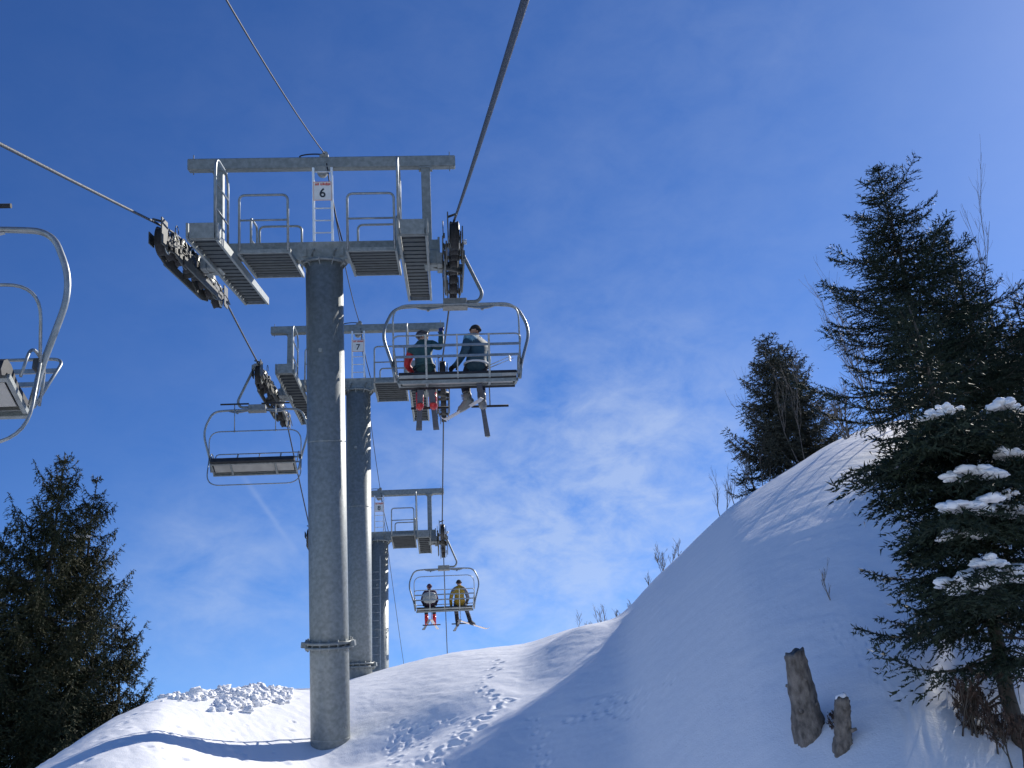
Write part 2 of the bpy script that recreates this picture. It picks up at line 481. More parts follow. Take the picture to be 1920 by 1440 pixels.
def sheave_train(par, sx, H, half, nw, r=.25):
    x = sx * GAUGE; m = MB(); sp = 2 * half / nw
    ys = [-half + sp * (i + .5) for i in range(nw)]
    zc = [H + arc_z(y, half) - r for y in ys]
    # rocker arms: small ones join two wheels, long ones join fours, one main beam
    for i in range(0, nw - 1, 2):
        for k in (-1, 1):
            xx = x + k * .105
            m.prof([(ys[i] - .10, zc[i] - .02), (ys[i] - .05, zc[i] + .07), (ys[i + 1] + .05, zc[i + 1] + .07), (ys[i + 1] + .10, zc[i + 1] - .02), ((ys[i] + ys[i + 1]) / 2 + .07, (zc[i] + zc[i + 1]) / 2 - .16), ((ys[i] + ys[i + 1]) / 2 - .07, (zc[i] + zc[i + 1]) / 2 - .16)], xx - .009, xx + .009, 'x')
    for i in range(0, nw - 3, 4):
        yc1 = (ys[i] + ys[i + 1]) / 2; yc2 = (ys[i + 2] + ys[i + 3]) / 2; z1 = (zc[i] + zc[i + 1]) / 2 - .12; z2 = (zc[i + 2] + zc[i + 3]) / 2 - .12; ym = (yc1 + yc2) / 2
        for k in (-1, 1):
            xx = x + k * .14
            m.prof([(yc1 - .09, z1 + .06), (yc2 + .09, z2 + .06), (yc2 + .06, z2 - .07), (ym + .12, (z1 + z2) / 2 - .20), (ym - .12, (z1 + z2) / 2 - .20), (yc1 - .06, z1 - .07)], xx - .012, xx + .012, 'x')
        m.cyl((x - .16, yc1, z1), (x + .16, yc1, z1), .035, 10); m.cyl((x - .16, yc2, z2), (x + .16, yc2, z2), .035, 10)
    zc0 = H - .20
    for k in (-1, 1):
        m.beam((x + k * .17, -half * .56, zc0 - .08), (x + k * .17, half * .56, zc0 - .08), .03, .16)
    m.cyl((x + .16 * sx, 0, zc0), (x - .62 * sx, 0, zc0 + .16), .085, 16)
    # end catchers, brackets and sensor boxes
    for q in (-1, 1):
        ye = q * (half + .02); ze = H + arc_z(half, half) - r
        m.box((x - sx * .11, ye, ze + .10), (.02, .34, .44)); m.box((x + sx * .13, ye - q * .12, ze + .02), (.018, .28, .20))
        m.beam((x - sx * .11, ye, ze + .28), (x + sx * .05, ye + q * .12, ze + .30), .03, .03)
    o = m.build('sheave_assembly', ['sheave_arm'], par)
    # wheels
    wm = MB(); n = 28
    wm.tube([(-.078, 0, 0), (-.068, 0, 0), (-.03, 0, 0), (.03, 0, 0), (.068, 0, 0), (.078, 0, 0)], [r - .03, r, r - .018, r - .018, r, r - .03], n, False, False, 1)
    for k in (-1, 1):
        wm.tube([(k * .076, 0, 0), (k * .082, 0, 0), (k * .082, 0, 0), (k * .05, 0, 0)], [r - .03, r - .035, r - .062, r - .068], n, False, True, 0)
        wm.tube([(k * .05, 0, 0), (k * .055, 0, 0), (k * .085, 0, 0), (k * .085, 0, 0)], [r - .068, .09, .065, .002], n, False, True, 0)
        for j in range(6):
            a = j * math.pi / 3; wm.beam((k * .066, math.cos(a) * .08, math.sin(a) * .08), (k * .072, math.cos(a) * (r - .05), math.sin(a) * (r - .05)), .03, .02, (1, 0, 0), 0)
    w0 = None
    for y, z in zip(ys, zc):
        if w0 is None: w0 = wm.build('sheave_wheel', ['sheave_paint', 'rubber'], o); q = w0
        else: q = w0.copy(); C.objects.link(q); q.parent = o
        q.location = (x, y, z)
    # painted clamps and hoses along the inner side
    m = MB(); rr = random.Random(int(H * 100) + int(sx))
    for i in range(9):
        y = -half + 2 * half * (i + .5) / 9; z = H + arc_z(y, half) - r - rr.uniform(-.02, .14)
        m.box((x - sx * rr.uniform(.15, .21), y, z), (.03, rr.uniform(.05, .16), rr.uniform(.05, .14)))
    m.tube([(x - sx * .2, y_, H + arc_z(y_, half) - r - .05 + .03 * math.sin(y_ * 7)) for y_ in np.linspace(-half, half, 24)], .012, 6)
    m.tube([(x - sx * .19, -half + .45 + .10 * math.cos(a), H + .04 + .12 * math.sin(a)) for a in np.linspace(0, 5.6, 16)], .008, 5)
    m.build('cable_harness', ['sheave_arm'], o)
    m = MB()                                         # white marker pad at the outer side
    m.cyl((x + sx * .15, -half * .45, H + .02), (x + sx * .23, -half * .45, H + .02), .045, 14)
    m.build('end_cap', ['aluminium'], o)
    return o


def grating(par, name, x0, x1, y0, y1, z, nb, along='x', side=.12, inner=.0):
    m = MB(); th = .035
    m.box((x0, (y0 + y1) / 2, z), (.045, y1 - y0, side)); m.box((x1, (y0 + y1) / 2, z), (.045, y1 - y0, side))
    m.box(((x0 + x1) / 2, y0 + .02, z), (x1 - x0 - .05, .04, side * .8)); m.box(((x0 + x1) / 2, y1 - .02, z), (x1 - x0 - .05, .04, side * .8))
    o = m.build(name, ['galvanised'], par)
    m = MB()
    for i in range(nb):
        y = y0 + .06 + (y1 - y0 - .12) * (i + .5) / nb
        m.box(((x0 + x1) / 2, y, z + .01), (x1 - x0 - .06, (y1 - y0) / nb * .68, th))
    for k in range(1, 6):
        m.box((x0 + (x1 - x0) * k / 6, (y0 + y1) / 2, z + .034), (.006, y1 - y0 - .1, .012))
    m.build('grating', ['galvanised_dark'], o)
    return o


def hoop(par, x0, x1, y, z0, z1, mids=(.55,), rad=.11, r=.023, plane='x', name='guard_rail'):
    m = MB()
    pt = (lambda a, z: (a, y, z)) if plane == 'x' else (lambda a, z: (y, a, z))
    m.tube(fillet([pt(x0, z0), pt(x0 + .0, z1), pt(x1, z1), pt(x1, z0)], rad), r, 8)
    for f in mids: m.tube([pt(x0, z0 + (z1 - z0) * f), pt(x1, z0 + (z1 - z0) * f)], r * .8, 6)
    return m.build(name, ['galvanised_rail'], par)


def make_tower(pt, dev, yaw, H, num, label, half=2.3, nw=8, flange=7.0, ladder_front=False, cat=(-2.25, 2.6)):
    e = empty('lift_tower', tower_matrix(pt, dev, yaw, H), label, 'lift tower', 'chairlift towers up the slope')
    rp = .345
    m = MB(); m.cyl((0, 0, -2.5), (0, 0, H - .01), rp, 48)
    m.cyl((0, 0, H - .07), (0, 0, H - .02), rp + .05, 40)
    for i in range(10):
        a = i * math.pi / 5 + .2; m.prof([(rp - .02, -.02), (rp + .085, -.02), (rp + .085, -.05), (rp - .02, -.17)], -.01, .01)
        k = len(m.v) - 8; c, s_ = math.cos(a), math.sin(a)
        for j in range(8): x, y, z = m.v[k + j]; m.v[k + j] = (x * c - y * s_, x * s_ + y * c, z + H)
    m.box((-.05, -rp - .004, H - 1.75), (.07, .02, .07))
    for zz in (H - 3.4, H - 8.6): m.tube([(0, 0, zz - .012), (0, 0, zz), (0, 0, zz + .012)], [rp + .001, rp + .006, rp + .001], 48, False)
    m.build('pole', ['galvanised'], e)
    m = MB(); zf = H - flange
    m.cyl((0, 0, zf + .018), (0, 0, zf + .065), rp + .085, 40); m.cyl((0, 0, zf - .065), (0, 0, zf - .018), rp + .085, 40)
    for i in range(16):
        a = i * math.pi / 8 + .1; x, y = math.cos(a) * (rp + .055), math.sin(a) * (rp + .055); m.cyl((x, y, zf - .1), (x, y, zf + .1), .018, 6)
    for a in (-.3, math.pi + .3):
        m.beam((math.cos(a) * rp, math.sin(a) * rp, zf), (math.cos(a) * (rp + .15), math.sin(a) * (rp + .15), zf + .02), .09, .10)
    m.build('bolted_flange', ['galvanised'], e)
    # main crossarm
    m = MB(); hw = .17
    poly = [(-2.15, H + .10), (-.60, H + .02), (-.40, H - .015), (.40, H - .015), (.60, H + .02), (2.15, H + .10), (2.15, H + .33), (-2.15, H + .33)]
    m.prof(poly, -hw, hw)
    m.prof([(-2.17, H + .05), (-2.13, H + .05), (-2.13, H + .36), (-2.17, H + .36)], -.24, .24); m.prof([(2.13, H + .05), (2.17, H + .05), (2.17, H + .36), (2.13, H + .36)], -.24, .24)
    for sx in (-1, 1):
        m.prof([(sx * .30, H + .05), (sx * .38, H + .05), (sx * .38, H + .22), (sx * .30, H + .22)], -hw - .03, -hw + .001)
        m.tube([(sx * .2, -hw - .02, H + .06), (sx * .2, -hw - .02, H + .16), (sx * .2 + .05, -hw - .02, H + .19)], .018, 6)
    m.build('crossarm', ['galvanised'], e)
    for sx in (-1, 1):
        m = MB(); m.box((sx * 1.94, 0, H + 1.06), (.17, .20, 1.46)); m.box((sx * 1.94, 0, H + 1.775), (.26, .24, .03)); m.build('post', ['galvanised'], e)
        # sheave mounting block
        m = MB(); m.box((sx * 2.02, 0, H - .02), (.30, .5, .30)); m.box((sx * 2.16, 0, H - .08), (.1, .7, .22)); m.build('mounting_block', ['galvanised'], e)
    m = MB(); m.box((0, 0, H + 1.90), (5.02, .20, .22)); 
    for sx in (-1, 1): m.cyl((sx * 2.4, -.06, H + 1.70), (sx * 2.4, -.06, H + 2.09), .009, 6)
    m.build('top_beam', ['galvanised'], e)
    # cable guide in the middle of the top beam
    m = MB(); m.box((.03, -.12, H + 1.77), (.34, .05, .10)); m.cyl((.0, -.20, H + 1.70), (.0, -.06, H + 1.70), .10, 16)
    m.build('cable_bracket', ['grip_steel'], e)
    m = MB(); m.cyl((.05, -.10, H + 2.06), (.05, .08, H + 2.06), .06, 12); m.box((.02, .02, H + 2.04), (.16, .14, .08)); m.build('cable_clamp', ['grip_steel'], e)
    m = MB(); m.tube([(-.20 + .24 * math.cos(a), -.05 + .05 * math.sin(a * .5), H + 2.05 + .045 * math.sin(a)) for a in np.linspace(0, 2 * math.pi, 26)], .014, 6)
    m.tube([(.05, 0, H + 2.05), (.10, -.16, H + 1.75), (.14, -.19, H + 1.45), (.25, -.20, H + .8), (.36, -.2, H + .33)], .013, 6)
    m.build('spare_cable', ['cable_black'], e)
    # upper ladder and number sign
    m = MB(); yl = -.28
    for sx in (-1, 1): m.box((sx * .17 + .02, yl, H + 1.02), (.045, .03, 1.42))
    for k in range(6): m.cyl((-.15 + .02, yl, H + .47 + k * .235), (.15 + .02, yl, H + .47 + k * .235), .013, 8)
    m.build('ladder', ['aluminium'], e)
    sg = MB().box((.02, yl - .03, H + 1.26), (.335, .012, .36)).build('number_sign', ['sign_white'], e)
    b = MB(); b.box((.02, yl - .038, H + 1.435), (.335, .006, .012)); b.box((.02, yl - .038, H + 1.085), (.335, .006, .010)); b.box((-.143, yl - .038, H + 1.26), (.008, .006, .35)); b.box((.183, yl - .038, H + 1.26), (.008, .006, .35))
    b.build('sign_border', ['sign_edge'], sg)
    b = MB(); rr = random.Random(4); x = -.115
    while x < .15:
        ww = rr.uniform(.014, .026); b.box((x + ww / 2, yl - .038, H + 1.392 + rr.uniform(-.004, .004)), (ww, .005, rr.uniform(.030, .05))); x += ww + .006
        if abs(x + .04) < .012: x += .02
    b.build('red_heading', ['sign_red'], sg)
    text_mesh(str(num), .24, sg, 'number', 'ink', (.02, yl - .040, H + 1.215), (R(90), 0, 0))
    # platforms with their rails
    for sx, xa, xb in ((-1, -1.42, -.52), (1, .50, 1.38)):
        grating(e, 'platform', xa, xb, -.85, .95, H - .02, 9, side=.09)
        hoop(e, xa + .02, xb - .02, -.85, H - .02, H + 1.02)
        hoop(e, xa + .06, xb - .02, .93, H - .02, H + .98)
        hoop(e, .25, .88, (xa if sx < 0 else xb) - sx * .02, H + .0, H + .95, plane='y')
    for sx in (-1, 1):
        xc = sx * 1.72
        grating(e, 'catwalk', xc - .23, xc + .23, cat[0], cat[1], H - .14, int((cat[1] - cat[0]) / .26), side=.15)
        m = MB(); m.box((xc, cat[0] - .03, H - .06), (.40, .04, .26)); m.box((xc - .24, cat[0] + .1, H - .05), (.04, .26, .26)); m.box((xc + .24, cat[0] + .1, H - .05), (.04, .26, .26)); m.build('end_plate', ['galvanised'], e)
        hoop(e, -1.75, -.75, sx * (1.62 if sx < 0 else 1.47), H - .1, H + 1.42, mids=(.40, .70), rad=.28, plane='y')
        sheave_train(e, sx, H, half, nw)
    # ladder on the pole
    m = MB(); yl = (-1 if ladder_front else 1) * (rp + .17); xo = -.10 if ladder_front else 0
    for sx in (-1, 1): m.box((xo + sx * .17, yl, H / 2 - .3), (.035, .03, H - .8))
    for k in range(int((H - 1) / .30)): m.cyl((xo - .16, yl, .2 + k * .30), (xo + .16, yl, .2 + k * .30), .012, 6)
    for k in range(int(H / 1.6)):
        for sx in (-1, 1): m.beam((xo + sx * .17, yl, .9 + k * 1.5), (xo + sx * .12, yl * .66, .9 + k * 1.5), .03, .02)
    m.build('pole_ladder', ['galvanised_rail'], e)
    return e


p6, p7, p8 = P(608, 490, 19.0), P(672, 733, 29.0), P(711, 1015, 38.6)
YAW = R(4.3)
T6 = make_tower(p6, 8, YAW, 10.2, 6, 'nearest galvanised lift tower, signed with number 6')
T7 = make_tower(p7, 18, YAW, 9.5, 7, 'second lift tower signed with number 7, half hidden by the nearest pole', half=2.4, flange=7.6)
T8 = make_tower(p8, 24, YAW, 9.0, 8, 'farthest and smallest lift tower with a ladder down its pole', half=1.8, nw=6, flange=6.4, ladder_front=True, cat=(-1.0, 1.3))
bpy.context.view_layer.update()


def catmull(pts, n=10):
    o = []; q = [pts[0] * 2 - pts[1]] + pts + [pts[-1] * 2 - pts[-2]]
    for i in range(1, len(q) - 2):
        for j in range(n):
            t = j / n; a, b, c, d = q[i - 1], q[i], q[i + 1], q[i + 2]
            o.append(.5 * ((2 * b) + (c - a) * t + (2 * a - 5 * b + 4 * c - d) * t * t + (3 * b - a - 3 * c + d) * t ** 3))
    o.append(pts[-1]); return o


def on_tower(T, H, sx, half, n=7, r=.016):
    return [T.matrix_world @ Vector((sx * GAUGE, y, H + arc_z(y, half) + r - .005)) for y in np.linspace(-half + .3, half - .3, n)]


def rope(sx, start, end):
    parts = [on_tower(T6, 10.2, sx, 2.3), on_tower(T7, 9.5, sx, 2.4), on_tower(T8, 9.0, sx, 1.8)]
    def span(a, b, sag):
        return [a.lerp(b, t) - Vector((0, 0, 4 * sag * t * (1 - t))) for t in np.linspace(0, 1, 12)[1:-1]]
    pts = [start] + span(start, parts[0][0], .10) + parts[0] + span(parts[0][-1], parts[1][0], .02) + parts[1] + span(parts[1][-1], parts[2][0], .02) + parts[2] + span(parts[2][-1], end, .2) + [end]
    return pts


fwd = Vector((-math.sin(YAW), math.cos(YAW), 0))
a6r, a6l = on_tower(T6, 10.2, 1, 2.3)[0], on_tower(T6, 10.2, -1, 2.3)[0]
dR = (a6r - P(975, -5, 5.0)).normalized(); dL = (a6l - P(0, 258, 10.6)).normalized()
b8r, b8l = on_tower(T8, 9.0, 1, 1.8)[-1], on_tower(T8, 9.0, -1, 1.8)[-1]
RT = rope(1, a6r - dR * 22, b8r + fwd * 40 - Vector((0, 0, 6)))
LT = rope(-1, a6l - dL * 24, b8l + fwd * 40 - Vector((0, 0, 6)))
tag(MB().tube(RT, .021, 10).build('haul_rope', ['rope_steel']), 'thick steel haul rope on the right, carrying the occupied chairs uphill', 'rope', 'haul ropes of the lift')
tag(MB().tube(LT, .021, 10).build('haul_rope', ['rope_steel']), 'steel haul rope on the left, carrying the empty chairs', 'rope', 'haul ropes of the lift')
cpt = [T.matrix_world @ Vector((.04, -.02, H + 2.09)) for T, H in ((T6, 10.2), (T7, 9.5), (T8, 9.0))]
cs = P(445, 0, 11.5); cs = cpt[0] + (cs - cpt[0]) * 1.9


def sagspan(a, b, sag, n=14): return [a.lerp(b, t) - Vector((0, 0, 4 * sag * t * (1 - t))) for t in np.linspace(0, 1, n)]


cp = sagspan(cs, cpt[0], .25) + sagspan(cpt[0], cpt[1], .35)[1:] + sagspan(cpt[1], cpt[2], .3)[1:] + sagspan(cpt[2], cpt[2] + fwd * 30 - Vector((0, 0, 5)), .4)[1:]
tag(MB().tube(cp, .0115, 6).build('signal_cable', ['cable_black']), 'thin dark cable strung between the middles of the top beams', 'cable')

# ------------------------------------------------------------------ chairs


def rope_at(Z, pts):                              # point of a rope at a given distance along the view axis
    for a, b in zip(pts, pts[1:]):
        za, zb = a.dot(F_), b.dot(F_)
        if za <= Z <= zb: return a.lerp(b, (Z - za) / (zb - za))


def make_chair(label, down, side):
    """origin at the middle of the bail's top bar; faces +y. side=+1: hanger arm bows to +x"""
    e = empty('lift_chair', Matrix(), label, 'chairlift chair', 'chairs on the lift')
    HL = 1.22
    m = MB(); m.tube(fillet([(side * .05, 0, HL - .02), (side * .17, 0, HL - .10), (side * .52, 0, .22), (side * .44, 0, .055), (side * .1, 0, .055)], [.08, .25, .12]), .034, 12)
    m.build('hanger_arm', ['galvanised'], e)
    m = MB(); m.box((0, 0, HL + .015), (.12, .34, .10)); m.cyl((0, -.2, HL + .03), (0, .2, HL + .03), .045, 12); m.box((side * .12, 0, HL - .01), (.16, .12, .12)); m.cyl((side * .10, -.12, HL), (side * .10, .12, HL), .05, 10)
    m.build('rope_grip', ['grip_steel'], e)
    m = MB(); m.box((0, 0, .03), (.44, .16, .15)); m.box((0, 0, -.055), (.46, .18, .05))
    for k in (-1, 1):
        for j in (-1, 1): m.cyl((k * .15, j * .085, .0), (k * .15, j * .10, .0), .02, 6)
    m.build('hinge_block', ['grip_steel'], e)
    m = MB(); m.tube(fillet([(-1.10, -.20, -1.64), (-1.15, -.16, -1.32), (-1.36, -.04, -.58), (-1.13, 0, -.05), (-.76, 0, -.02), (.76, 0, -.02), (1.13, 0, -.05), (1.36, -.04, -.58), (1.15, -.16, -1.32), (1.10, -.20, -1.64)],
                            [.1, .44, .32, .2, .2, .32, .44, .1], 8), .029, 12)
    for k in (-1, 1):
        m.prof([(k * .22, -.055), (k * .72, -.055), (k * .62, -.085), (k * .50, -.10), (k * .38, -.085)], -.02, .02)
        m.box((k * .50, 0, -.11), (.05, .04, .03))
    m.build('bail', ['galvanised_rail'], e)
    # backrest: rails set back behind the bail
    yb = -.66
    m = MB(); 
    m.tube(fillet([(-1.06, -.34, -1.60), (-1.13, yb, -.98), (1.13, yb, -.98), (1.06, -.34, -1.60)], .12), .015, 8)
    for z, k in ((-1.14, 1.11), (-1.31, 1.09)):
        m.box((0, yb + (-.98 - z) * .5, z), (2 * k, .02, .045))
    for x, hw_ in ((-.55, .018), (.0, .012), (.56, .018)):
        m.beam((x, yb - .02, -.97), (x, -.30, -1.66), hw_ * 2, .02, (0, 1, 0))
    m.build('backrest', ['galvanised_rail'], e)
    # seat, its front edge tipped up
    m = MB(); w2 = 1.04; tl = Matrix.Rotation(R(16), 4, 'X'); sc_ = Vector((0, -.30, -1.60))
    prof = [(-.02, .07), (.05, .02), (.28, .0), (.48, .035), (.56, .02), (.60, -.03), (.60, -.12), (.56, -.15), (.52, -.12), (.50, -.07), (.28, -.075), (.05, -.045), (-.04, .04)]
    m.prof(prof, -w2, w2, 'x')
    def tilt(m):
        m.v = [tuple(sc_ + tl @ Vector(v)) for v in m.v]; return m
    tilt(m).build('seat_cushion', ['cushion'], e)
    m = MB(); m.box((0, -.02, -.01), (2 * w2, .03, .06), mi=0); m.box((0, .0, -.10), (2 * w2 + .05, .04, .06), mi=1); m.box((0, .46, -.10), (2 * w2 + .02, .05, .04), mi=1)
    m.box((0, .25, -.085), (2 * w2 - .1, .30, .012), mi=2)
    for x in (-.55, .56): m.box((x, .22, -.11), (.05, .44, .035), mi=1)
    for k in (-1, 1):
        m.box((k * (w2 - .14), -.04, -.01), (.24, .012, .045), mi=2)
        m.beam((k * w2, -.02, -.09), (k * w2, .48, -.09), .04, .05, mi=1)
    tilt(m).build('seat_frame', ['slat_grey', 'galvanised', 'slat_light'], e)
    # arm loops at the sides
    for k in (-1, 1):
        m = MB(); m.tube(fillet([(k * 1.08, -.40, -1.56), (k * 1.10, -.36, -1.20), (k * 1.10, -.02, -1.16), (k * 1.09, .06, -1.50)], .15), .014, 8)
        m.box((k * 1.13, -.16, -1.30), (.07, .12, .10), mi=1)
        m.build('armrest', ['galvanised_rail', 'sheave_arm'], e)
    m = MB()
    if down:
        up, fz, fy = down
        m.tube(fillet([(-1.13, -.16, -1.30), (-1.13, -.5, up), (1.13, -.5, up), (1.13, -.16, -1.30)], .30, 8), .015, 8)
        m.tube(fillet([(-1.13, -.16, -1.30), (-1.09, .36, -1.30), (1.09, .36, -1.30), (1.13, -.16, -1.30)], .12), .016, 8)
        for x in (-.52, .58):
            m.tube([(x, .36, -1.30), (x, fy, fz)], .013, 6)
        m.build('safety_bar', ['galvanised_rail'], e)
        for x in (-.52, .58): MB().cyl((x - .34, fy, fz), (x + .34, fy, fz), .022, 10).build('footrest', ['rubber'], e)
    else:
        m.tube(fillet([(-1.16, -.10, -1.30), (-1.16, .12, -.66), (1.16, .12, -.66), (1.16, -.10, -1.30)], .30, 8), .015, 8)
        m.tube(fillet([(-1.16, -.10, -1.30), (-1.18, -.02, -2.06), (1.18, -.02, -2.06), (1.16, -.10, -1.30)], .36, 8), .015, 8)
        for x in (-.52, .52): m.tube([(x, .12, -.66), (x, .30, .02)], .013, 6); m.ball((x, .12, -.66), .03, 8, 6)
        m.build('safety_bar', ['galvanised_rail'], e)
        for x in (-.52, .52): MB().cyl((x - .36, .30, .02), (x + .36, .30, .02), .022, 10).build('footrest', ['rubber'], e)
    return e, HL


def place_chair(Z, pts, label, down, side, face):
    e, HL = make_chair(label, down, side)
    p = rope_at(Z, pts)
    e.matrix_world = Matrix.Translation(p - Vector((0, 0, HL + .03))) @ Matrix.Rotation(YAW + (0 if face > 0 else math.pi), 4, 'Z')
    return e


K1 = place_chair(19.35, RT, 'chair just past the nearest tower, carrying the rider in a black hat and the child', (-.27, -1.85, .52), 1, 1)
K3 = place_chair(39.4, RT, 'farthest chair, carrying a rider in yellow and one with a white pack', (-.42, -2.02, .55), 1, 1)
K2 = place_chair(26.9, LT, 'empty chair seen left of the nearest pole with its safety bar raised', None, 1, -1)
K4 = place_chair(9.45, LT, 'nearest empty chair, cut off by the left edge of the photo', None, 1, -1)

# ------------------------------------------------------------------ people


class Fig:
    def __init__(s): s.v, s.r, s.e, s.lab = [], [], [], []

    def p(s, co, r, par=None, lab='torso'):
        s.v.append(Vector(co)); s.r.append(r if hasattr(r, '__len__') else (r, r)); s.lab.append(lab)
        if par is not None: s.e.append((par, len(s.v) - 1))
        return len(s.v) - 1


def hand(f, wrist, d, side, nrm, lab, curl=.8, rad=.012):
    """palm, four unequal bent fingers and a thumb from the side of the palm. d: direction, nrm: palm normal"""
    d = Vector(d).normalized(); nrm = Vector(nrm); nrm = (nrm - d * nrm.dot(d)).normalized(); sd = d.cross(nrm) * side
    w = f.v[wrist]
    pm = f.p(w + d * .045, .030, wrist, lab)
    for k, ln in ((-1.5, .060), (-.5, .075), (.5, .080), (1.5, .072)):
        b = f.p(w + d * .085 + sd * (k * .020), rad, pm, lab)
        c_ = f.v[b] + d * ln * .5 * math.cos(curl * .5) + nrm * ln * .5 * math.sin(curl * .5)
        c = f.p(c_, rad * .92, b, lab)
        f.p(c_ + d * ln * .5 * math.cos(curl * 1.5) + nrm * ln * .5 * math.sin(curl * 1.5), rad * .8, c, lab)
    t = f.p(w + d * .035 + sd * .042 + nrm * .01, rad, pm, lab)
    f.p(f.v[t] + d * .04 + sd * .022 + nrm * .02, rad * .85, t, lab)


def person(parent_m, label, mats, sc=1., twist=0., head_yaw=0., head_tilt=0., arms=None, legs=None, headgear='beanie', lean=0., hs=.86):
    """seated figure, origin where the hips meet the seat, facing +y"""
    f = Fig(); rz = Matrix.Rotation(twist, 3, 'Z'); ry = Matrix.Rotation(lean, 3, 'Y')
    T = lambda v: ry @ (rz @ Vector(v))
    pel = f.p((0, 0, .10), (.155, .13), None, 'legs')
    wa = f.p(ry @ (Matrix.Rotation(twist * .4, 3, 'Z') @ Vector((0, -.02, .24))), (.150, .115), pel, 'waist')
    ch = f.p(T((0, -.02, .40)), (.175, .125), wa)
    uc = f.p(T((0, -.01, .51)), (.15, .10), ch)
    nk = f.p(T((0, .01, .585)), .062, uc, 'neck')
    hm = Matrix.Translation(T((0, .02, .63))) @ Matrix.Rotation(head_yaw, 4, 'Z') @ Matrix.Rotation(head_tilt, 4, 'X') @ Matrix.Scale(hs, 4)
    Hd = lambda v: hm @ Vector(v)
    jw = f.p(Hd((0, .012, .02)), (.062 * hs, .068 * hs), nk, 'skin')
    md = f.p(Hd((0, .008, .085)), (.078 * hs, .092 * hs), jw, 'skin')
    f.p(Hd((0, .0, .15)), (.070 * hs, .082 * hs), md, 'skin')
    no = f.p(Hd((0, .100, .052)), .014, jw, 'skin')
    for sx in (-1, 1):
        f.p(Hd((sx * .082, .0, .062)), .014, md, 'skin')
    arms = arms or {}
    for sx, key in ((-1, 'L'), (1, 'R')):
        el, wr, hd = arms.get(key, ((sx * .30, .06, .27), (sx * .20, .28, .20), (0, 1, 0)))
        sh = f.p(T((sx * .175, -.01, .50)), .078, uc, 'shoulder' + key)
        e_ = f.p(T(el), .058, sh, 'arm' + key)
        w_ = f.p(T(wr), .042, e_, 'arm' + key)
        hand(f, w_, T(hd), sx, T((0, 0, -1)) if abs(hd[2]) < .8 else T((0, 1, 0)), 'glove', .8, .0135)
    legs = legs or {}
    for sx, key in ((-1, 'L'), (1, 'R')):
        kn, an, toe = legs.get(key, ((sx * .13, .46, .11), (sx * .13, .52, -.32), (sx * .13, .72, -.38)))
        hp = f.p((sx * .095, .07, .09), .100, pel, 'legs')
        k_ = f.p(kn, .075, hp, 'legs'); mdl = f.p(Vector(kn).lerp(Vector(an), .4), .070, k_, 'legs')
        a_ = f.p(an, .055, mdl, 'boot'); 
        f.p(toe, .045, a_, 'boot')
    me = bpy.data.meshes.new('person_body'); me.from_pydata([tuple(v) for v in f.v], f.e, [])
    o = bpy.data.objects.new('tmp', me); C.objects.link(o)
    mo = o.modifiers.new('s', 'SKIN'); mo.use_smooth_shade = True
    sv = me.skin_vertices[0].data
    for i, r in enumerate(f.r): sv[i].radius = r; sv[i].use_root = (i == 0)
    sb = o.modifiers.new('b', 'SUBSURF'); sb.levels = 2; sb.render_levels = 2
    dg = bpy.context.evaluated_depsgraph_get(); dg.update()
    bm = bpy.data.meshes.new_from_object(o.evaluated_get(dg)); bpy.data.objects.remove(o)
    names = []; bm.materials.clear()
    for l_ in f.lab:
        if l_ not in names: names.append(l_)
    for l_ in names: bm.materials.append(M[mats.get(l_, mats.get(l_[:3], mats['torso']))])
    segs = [(np.array(f.v[a]), np.array(f.v[b]), names.index(f.lab[b])) for a, b in f.e]
    A_ = np.array([s[0] for s in segs]); B_ = np.array([s[1] for s in segs]); Li = np.array([s[2] for s in segs])
    rad = np.array([sum(f.r[b]) / 2 for a, b in f.e])
    for pl in bm.polygons:
        c = np.array(pl.center); ab = B_ - A_; t = np.clip(((c - A_) * ab).sum(1) / (ab * ab).sum(1), 0, 1)
        dd = np.linalg.norm(c - (A_ + ab * t[:, None]), axis=1) - rad
        pl.material_index = int(Li[int(np.argmin(dd))]); pl.use_smooth = True
    b = bpy.data.objects.new('person', bm); C.objects.link(b)
    tag(b, label, 'person'); b.matrix_world = parent_m @ Matrix.Scale(sc, 4)
    # headgear, collar, belt, eyes and goggles are pieces of their own
    q = MB()
    if headgear == 'beanie':
        def fn(d): return 1 + .02 * math.sin(math.atan2(d.y, d.x) * 16)
        q.ball((0, -.005, .115), (.094, .106, .098), 32, 12, 0, lambda d: fn(d) * (1 if d.z > -.15 else .93))
        q.tube([(.093 * math.cos(a), -.005 + .104 * math.sin(a), .105) for a in np.linspace(0, 2 * math.pi, 25)], .016, 8)
        hn = 'beanie'
    else:
        q.ball((0, -.012, .105), (.108, .122, .105), 28, 14, 0, lambda d: 1 if d.z > -.3 else .9)
        q.tube([(.1 * math.sin(a), -.01 + .118 * math.cos(a), .145) for a in np.linspace(-1.3, 1.3, 12)], .010, 6)
        hn = 'helmet'
    for v in range(len(q.v)): q.v[v] = tuple(hm @ Vector(q.v[v]))
    q.build(hn, [mats['hat']], b)
    q = MB(); 
    if headgear == 'helmet' or mats.get('goggles'):
        q.tube([(.080 * math.sin(a), -.004 + .096 * math.cos(a), .078) for a in np.linspace(-1.0, 1.0, 12)], [.016] + [.026] * 10 + [.016], 10)
        gm, gn = 'lens', 'goggles'
    else:
        for sx in (-1, 1): q.ball((sx * .030, .093, .075), .012, 8, 6)
        gm, gn = 'ink', 'eyes'
    for v in range(len(q.v)): q.v[v] = tuple(hm @ Vector(q.v[v]))
    q.build(gn, [gm], b)
